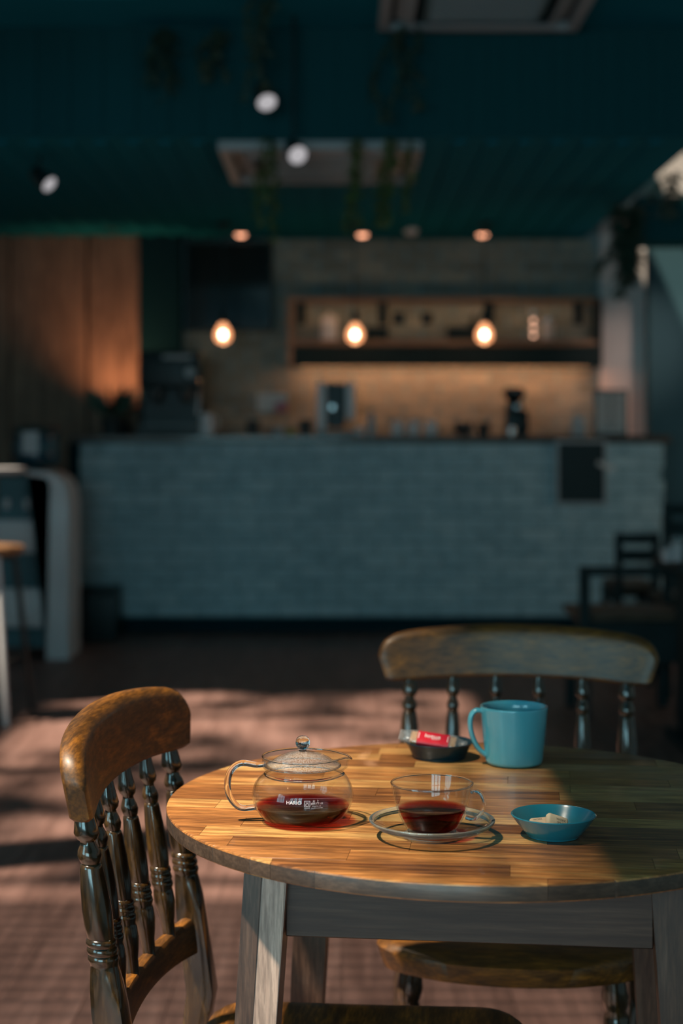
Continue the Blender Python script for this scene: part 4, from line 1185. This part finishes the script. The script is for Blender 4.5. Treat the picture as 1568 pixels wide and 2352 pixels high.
# menu card on a stand (white and pink)
t = top_item('menu_card', 'small white and pink card on a stand at the bar', 'card', 626, 10.05)
box('base', -0.035, 0.035, -0.03, 0.03, 0, 0.008, M['black'], t)
tube('stand', [(0, 0, 0.008), (0, 0, 0.09), (0, 0, 0.20)], 0.004, M['black_metal'], t, 8)
box('card', -0.10, 0.095, -0.003, 0.0, 0.155, 0.275, M['paper'], t)
box('pink_corner', 0.015, 0.094, -0.0042, -0.003, 0.156, 0.215, M['pink_paper'], t)
# white coffee maker
t = top_item('drip_coffee_maker', 'white coffee maker with a black front in the middle of the bar', 'coffee machine', 771, 10.0)
box('housing', -0.122, -0.062, -0.10, 0.10, 0.03, 0.335, M['white_plastic'], t, bev=0.012, seg=2)
box('housing', 0.062, 0.122, -0.10, 0.10, 0.10, 0.335, M['white_plastic'], t, bev=0.012, seg=2)
box('front_panel', -0.062, 0.062, -0.085, 0.10, 0.05, 0.330, M['black'], t, bev=0.006)
g_ = lathe('dial', [(0.0, 0.0), (0.018, 0.0), (0.018, 0.008), (0.0, 0.010)], M['steel'], t, 24)
g_.rotation_euler = (PI / 2, 0, 0); g_.location = (-0.018, -0.085, 0.18)
box('drip_tray', -0.13, 0.13, -0.15, 0.10, 0.0, 0.03, M['black_metal'], t, bev=0.004)
# small wares
def tumbler(lab, px_, r, h, mat, y=9.88, group='cups standing on the bar', cat='cup', name='tumbler'):
    t = top_item(name, lab, cat, px_, y, group)
    lathe('body', [(0.0, 0.0), (r * 0.8, 0.0), (r, h), (r * 0.92, h), (r * 0.74, 0.006), (0.0, 0.006)], mat, t, 28)
    lathe('rim', [(r * 0.92, h - 0.004), (r * 1.02, h - 0.004), (r * 1.02, h + 0.002), (r * 0.92, h + 0.002)], mat, t, 28, closed=True)
tumbler('dark tumbler left of the green item on the bar', 581, 0.046, 0.095, M['pot'])
tumbler('small grey cup near the dark tumblers on the bar', 640, 0.034, 0.055, M['grey_plastic'])
tumbler('dark tumbler just left of the white coffee maker', 702, 0.045, 0.10, M['pot'])
for px_, lab in ((912, 'upturned pale glass on the bar, left of three'), (950, 'upturned pale glass on the bar, middle of three'), (990, 'upturned pale glass on the bar, right of three')):
    t = top_item('drinking_glass', lab, 'glass', px_, 9.9, 'upturned glasses on the bar')
    lathe('body', [(0.040, 0.0), (0.036, 0.08), (0.030, 0.098), (0.0, 0.10), (0.0, 0.096), (0.028, 0.094), (0.034, 0.078), (0.037, 0.0)], M['white_plastic'], t, 28)
    torus('rim', 0.0385, 0.0025, 0.0028, M['white_plastic'], t, 28)
for px_, lab, r in ((1062, 'wide dark bowl on the bar, left one', 0.062), (1110, 'dark bowl on the bar, right one', 0.047)):
    t = top_item('serving_bowl', lab, 'bowl', px_, 9.9, 'dark bowls on the bar')
    lathe('bowl', smooth_prof([(0.0, 0.0), (r * 0.5, 0.0), (r * 0.85, 0.03), (r, 0.075), (r * 0.94, 0.075), (r * 0.78, 0.032), (0.0, 0.012)], 2), M['pot'], t, 32)
    lathe('foot', [(r * 0.42, -0.0), (r * 0.52, -0.0), (r * 0.52, 0.006), (r * 0.42, 0.006)], M['pot'], t, 28, closed=True)
t = top_item('lime_fruit', 'small yellow-green lime on the bar', 'fruit', 668, 9.86)
lathe('flesh', smooth_prof([(0.0, 0.0), (0.018, 0.004), (0.026, 0.02), (0.022, 0.038), (0.008, 0.046), (0.0, 0.05)], 3), plain('lime_skin', (0.22, 0.30, 0.03), 0.5), t, 24)
lathe('stalk', [(0.0, 0.048), (0.004, 0.048), (0.003, 0.054), (0.0, 0.055)], M['stem'], t, 10)
t = top_item('tap_bottle', 'slim blue-white bottle right of the white coffee maker', 'bottle', 853, 9.88)
lathe('body', smooth_prof([(0.0, 0.0), (0.026, 0.0), (0.028, 0.01), (0.028, 0.10), (0.014, 0.13), (0.012, 0.145), (0.0, 0.146)], 2), M['grey_plastic'], t, 24)
lathe('cap', [(0.0, 0.145), (0.014, 0.145), (0.014, 0.168), (0.0, 0.168)], M['teal_plastic'], t, 20)
t = top_item('sugar_pot', 'small round white sugar pot beside the slim bottle', 'pot', 825, 9.86)
lathe('body', smooth_prof([(0.0, 0.0), (0.02, 0.0), (0.032, 0.02), (0.030, 0.042), (0.018, 0.055), (0.0, 0.056)], 3), M['white_plastic'], t, 24)
lathe('lid', [(0.0, 0.055), (0.019, 0.055), (0.012, 0.062), (0.004, 0.064), (0.004, 0.072), (0.0, 0.073)], M['steel'], t, 20)
# grinder
t = top_item('coffee_grinder', 'black coffee grinder with a round hopper on the right of the bar', 'grinder', 1180, 9.98)
bm = bmesh.new(); B(bm, -0.055, 0.085, -0.08, 0.10, 0.0, 0.16, 0.012, 2); B(bm, -0.05, 0.05, -0.06, 0.08, 0.15, 0.21, 0.01, 2)
mesh_obj('body', bm, M['black'], t, 40)
lathe('hopper', smooth_prof([(0.03, 0.205), (0.04, 0.22), (0.072, 0.26), (0.074, 0.285), (0.066, 0.29), (0.0, 0.292)], 2), M['black_gloss'], t, 32)
lathe('hopper_lid', [(0.0, 0.29), (0.062, 0.29), (0.058, 0.305), (0.0, 0.308)], M['black'], t, 32)
g_ = lathe('knob', [(0.0, 0.0), (0.016, 0.0), (0.016, 0.012), (0.0, 0.014)], M['steel'], t, 20); g_.rotation_euler = (PI / 2, 0, 0); g_.location = (0.018, -0.062, 0.185)
lathe('dosing_cup', [(0.0, 0.0), (0.028, 0.0), (0.030, 0.05), (0.0, 0.05)], M['steel'], t, 24, -0.03, -0.115)
# cards and signs at the right end
t = top_item('price_card', 'small pale card standing near the right end of the bar', 'card', 1328, 9.84)
box('card', -0.04, 0.04, -0.003, 0.0, 0.0, 0.125, M['grey_plastic'], t); box('foot', -0.04, 0.04, 0.0, 0.04, 0.0, 0.004, M['grey_plastic'], t)
t = top_item('framed_sign', 'framed grey notice standing at the right end of the bar', 'sign', 1402, 9.90)
for a in ((-0.105, -0.09, 0.0, 0.29), (0.09, 0.105, 0.0, 0.29), (-0.09, 0.09, 0.275, 0.29), (-0.09, 0.09, 0.0, 0.015)):
    box('frame_bar', a[0], a[1], -0.012, 0.008, a[2], a[3], M['black_metal'], t)
pp = box('paper', -0.09, 0.09, -0.004, 0.004, 0.015, 0.275, M['paper'], t)
for k in range(7):
    wdt = 0.06 if k in (0, 6) else 0.045 + 0.025 * ((k * 37) % 5) / 5
    box('print_line', -wdt, wdt, -0.0050, -0.004, 0.245 - k * 0.033, 0.256 - k * 0.033, M['grey_ink'], pp)
box('prop', -0.03, 0.03, 0.008, 0.06, 0.0, 0.01, M['black_metal'], t)
# poster on the counter front
t = thing('framed_poster', 'dark framed poster hung on the stone counter front', 'poster', (1.481, CY - 0.040, 0.80))
for a in ((-0.158, -0.142, 0.0, 0.40), (0.142, 0.158, 0.0, 0.40), (-0.142, 0.142, 0.384, 0.40), (-0.142, 0.142, 0.0, 0.016)):
    box('frame_bar', a[0], a[1], -0.012, 0.012, a[2], a[3], M['grey_plastic'], t)
box('print', -0.142, 0.142, 0.0, 0.010, 0.016, 0.384, M['black'], t)
a = box('pale_slip', -0.055, 0.055, -0.016, -0.013, -0.014, 0.014, M['paper'], t); a.location = (0.15, 0, 0.24); a.rotation_euler = (0, math.radians(22), 0)

# waste bin at the left foot of the counter
t = thing('waste_bin', 'black waste bin at the left foot of the counter', 'bin', (-1.47, 9.48, 0))
prism('body', [(-0.12, -0.12), (0.12, -0.12), (0.12, 0.12), (-0.12, 0.12)], 0.0, 0.28, M['black'], t, bev=0.008)
prism('lid', [(-0.125, -0.125), (0.125, -0.125), (0.125, 0.125), (-0.125, 0.125)], 0.28, 0.315, M['black'], t, bev=0.01)

# ------------------------------------------------------------------ left: water dispenser, bar table and stool
wd = thing('water_dispenser', 'white water dispenser with a blue bottle at the left edge', 'water dispenser', (-1.69, 8.72, 0))
box('body', -0.20, 0.10, -0.12, 0.20, 0.05, 1.0, M['teal_plastic'], wd, bev=0.01)
sd = []
for k in range(9):
    a = PI / 2 * k / 8; sd.append((0.10 + 0.10 * math.sin(a) * 1.0, -0.18 + 0.36 * k / 8))
bm = bmesh.new()
prof = [(0.085, 0.0), (0.205, 0.0), (0.205, 0.85), (0.195, 0.93), (0.16, 0.99), (0.10, 1.02), (-0.02, 1.03), (-0.02, 1.005), (0.085, 0.99), (0.105, 0.95)]
a_ = [bm.verts.new((x_, -0.19, z_)) for x_, z_ in prof]; b_ = [bm.verts.new((x_, 0.19, z_)) for x_, z_ in prof]
bm.faces.new(a_); bm.faces.new(b_[::-1])
for i in range(len(prof)):
    j = (i + 1) % len(prof); bm.faces.new((a_[i], b_[i], b_[j], a_[j]))
bmesh.ops.triangulate(bm, faces=[f for f in bm.faces if len(f.verts) > 4])
mesh_obj('side_panel', bm, M['white_plastic'], wd, 30)
box('front_panel', -0.205, 0.075, -0.165, -0.12, 0.575, 0.76, M['white_plastic'], wd, bev=0.015, seg=2)
box('front_panel', -0.205, 0.075, -0.165, -0.12, 0.17, 0.385, M['white_plastic'], wd, bev=0.015, seg=2)
for xx in (-0.14, -0.03):
    lathe('tap', [(0.0, 0.82), (0.014, 0.82), (0.018, 0.86), (0.012, 0.875), (0.0, 0.876)], M['white_plastic'], wd, 16, xx, -0.145)
bt = lathe('bottle', smooth_prof([(0.03, 1.00), (0.035, 1.03), (0.11, 1.06), (0.128, 1.09), (0.128, 1.15), (0.122, 1.165), (0.128, 1.18), (0.128, 1.25), (0.112, 1.275), (0.0, 1.28)], 3), M['bottle_blue'], wd, 40, -0.01, 0.0)
lathe('water', smooth_prof([(0.0, 1.03), (0.10, 1.06), (0.122, 1.09), (0.120, 1.22), (0.0, 1.22)], 2), M['teal_plastic'], bt, 32, -0.01, 0.0)
box('label', -0.06, 0.03, -0.131, -0.126, 1.12, 1.24, M['grey_plastic'], bt)

bt_ = thing('bar_table', 'tall round bar table with a white top at the left edge', 'table', (-1.76, 7.22, 0))
lathe('top', smooth_prof([(0.0, 1.035), (0.28, 1.035), (0.30, 1.045), (0.30, 1.058), (0.292, 1.066), (0.0, 1.066)], 2), M['white_metal'], bt_, 64)
lathe('pole', [(0.0, 0.03), (0.035, 0.03), (0.035, 1.035), (0.0, 1.035)], M['black_metal'], bt_, 24)
lathe('base', [(0.0, 0.0), (0.24, 0.0), (0.24, 0.012), (0.05, 0.03), (0.0, 0.03)], M['black_metal'], bt_, 48)

st = thing('bar_stool', 'metal bar stool with a wooden seat at the left edge', 'stool', (-1.520, 6.66, 0))
lathe('seat', smooth_prof([(0.0, 0.705), (0.15, 0.705), (0.165, 0.712), (0.168, 0.728), (0.155, 0.740), (0.0, 0.736)], 2), M['shelf_wood'], st, 40)
lathe('seat_ring', [(0.128, 0.685), (0.140, 0.685), (0.140, 0.704), (0.128, 0.704)], M['black_metal'], st, 40, closed=True)
legs = ((0.133, -0.17, 'white_metal'), (0.165, 0.21, 'black_metal'), (-0.17, -0.17, 'black_metal'), (-0.17, 0.19, 'black_metal'))
for xx, yy, mm in legs:
    tube('leg', [(xx * 0.62, yy * 0.62, 0.70), (xx * 0.82, yy * 0.82, 0.35), (xx, yy, 0.0)], 0.013, M[mm], st, 12)
ft = [(legs[i][0] * 0.86, legs[i][1] * 0.86, 0.26) for i in (0, 1, 3, 2)]
for i in range(4): tube('footrest', [ft[i], Vector(ft[i]).lerp(Vector(ft[(i + 1) % 4]), 0.5), ft[(i + 1) % 4]], 0.008, M['black_metal'], st, 10)

# ------------------------------------------------------------------ right: dark seats and table
def slat_chair(lab, px_, D, top, rz, width=0.41, group='dark dining chairs on the right'):
    p = W(px_, 1200, D)
    t = thing('dining_chair', lab, 'chair', (p.x, D, 0), rz, group)
    w = width / 2
    for s in (-1, 1):
        box('back_post', s * w - 0.018, s * w + 0.018, 0.18, 0.215, 0.0, top, M['dark_wood'], t, bev=0.003)
        box('front_leg', s * w - 0.018, s * w + 0.018, -0.215, -0.18, 0.0, 0.43, M['dark_wood'], t, bev=0.003)
        box('side_rail', s * w - 0.011, s * w + 0.011, -0.18, 0.18, 0.365, 0.425, M['dark_wood'], t)
    box('top_rail', -w + 0.018, w - 0.018, 0.185, 0.21, top - 0.055, top - 0.004, M['dark_wood'], t, bev=0.003)
    box('back_slat', -w + 0.018, w - 0.018, 0.187, 0.208, top - 0.145, top - 0.085, M['dark_wood'], t, bev=0.003)
    box('seat', -w - 0.01, w + 0.01, -0.225, 0.179, 0.43, 0.465, M['brown_seat'], t, bev=0.008, seg=2)
    box('front_rail', -w + 0.018, w - 0.018, -0.21, -0.188, 0.365, 0.425, M['dark_wood'], t)
slat_chair('grey-black chair with two back slats against the counter at right', 1446, 8.1, 0.725, PI, 0.165 + 0.02)
slat_chair('black chair at the right edge, beyond the glasses on the table', 1560, 7.4, 0.90, PI, 0.20)
# low open-backed armchair in front
p = W(1443, 1300, 6.6)
ac = thing('low_bench', 'low black wooden bench with an open back behind the spindle chair at right', 'bench', (p.x + 0.02, 6.6, 0))
for s in (-1, 1):
    box('back_post', s * 0.205 - 0.022, s * 0.205 + 0.022, -0.02, 0.02, 0.0, 0.655, M['dark_wood'], ac, bev=0.003)
    box('rear_leg', s * 0.205 - 0.022, s * 0.205 + 0.022, 0.38, 0.42, 0.0, 0.30, M['dark_wood'], ac, bev=0.003)
box('top_rail', -0.183, 0.183, -0.018, 0.018, 0.615, 0.653, M['dark_wood'], ac, bev=0.003)
box('seat', -0.235, 0.235, 0.021, 0.44, 0.42, 0.455, M['brown_seat'], ac, bev=0.006)
box('seat_box', -0.183, 0.183, -0.015, 0.43, 0.25, 0.42, M['dark_wood'], ac)
# dark table at the right edge with two glasses
dt = thing('dining_table', 'black square dining table cut by the right edge', 'table', (1.66, 6.08, 0))
box('top', -0.40, 0.40, -0.28, 0.28, 0.685, 0.715, M['dark_wood'], dt, bev=0.004)
box('pedestal', -0.32, -0.10, -0.16, 0.16, 0.03, 0.685, M['dark_wood'], dt, bev=0.006)
box('foot', -0.36, 0.30, -0.22, 0.22, 0.0, 0.03, M['dark_wood'], dt, bev=0.006)
for px_, lab, r, h in ((1528, 'short clear glass on the black table, left one', 0.026, 0.07), (1551, 'taller clear glass on the black table, right one', 0.030, 0.10)):
    p = W(px_, 1290, 5.98)
    t = thing('water_glass', lab, 'glass', (p.x, 5.95, 0.715), 0, 'glasses on the black table')
    lathe('body', [(0.0, 0.0), (r * 0.85, 0.0), (r, h), (r - 0.002, h), (r * 0.82, 0.008), (0.0, 0.008)], M['glass'], t, 28)
    lathe('water', [(0.0, 0.009), (r * 0.81, 0.009), (r * 0.9, h * 0.75), (0.0, h * 0.75)], M['grey_plastic'], t, 24)

# ------------------------------------------------------------------ tree outside, above the roof light
tr = thing('tree', 'leafy tree outside the roof light, shading the floor', 'tree', (-3.7, 4.7, 0))
tube('trunk', spline([(0, 0, 0), (0.1, 0.0, 1.6), (0.05, 0.05, 3.2), (0.5, 0.0, 4.4), (0.9, 0.1, 5.0)], 4), [0.11 - 0.004 * k for k in range(17)], M['dark_wood'], tr, 10)
bm = bmesh.new(); rnd = random.Random(31)
for k in range(75):
    while True:
        q = Vector((rnd.uniform(-1, 1), rnd.uniform(-1, 1), rnd.uniform(-1, 1)))
        if q.length < 1: break
    c = Vector((0.9 + q.x * 1.25, 0.15 + q.y * 2.1, 5.2 + q.z * 0.6))
    if c.y + 4.7 < 2.55: continue
    leaves(bm, c, 9, 0.20, 0.05, rnd, 0.2)
cr_ = mesh_obj('foliage', bm, M['leaf'], tr); cr_['kind'] = 'stuff'
bpy.context.view_layer.update()
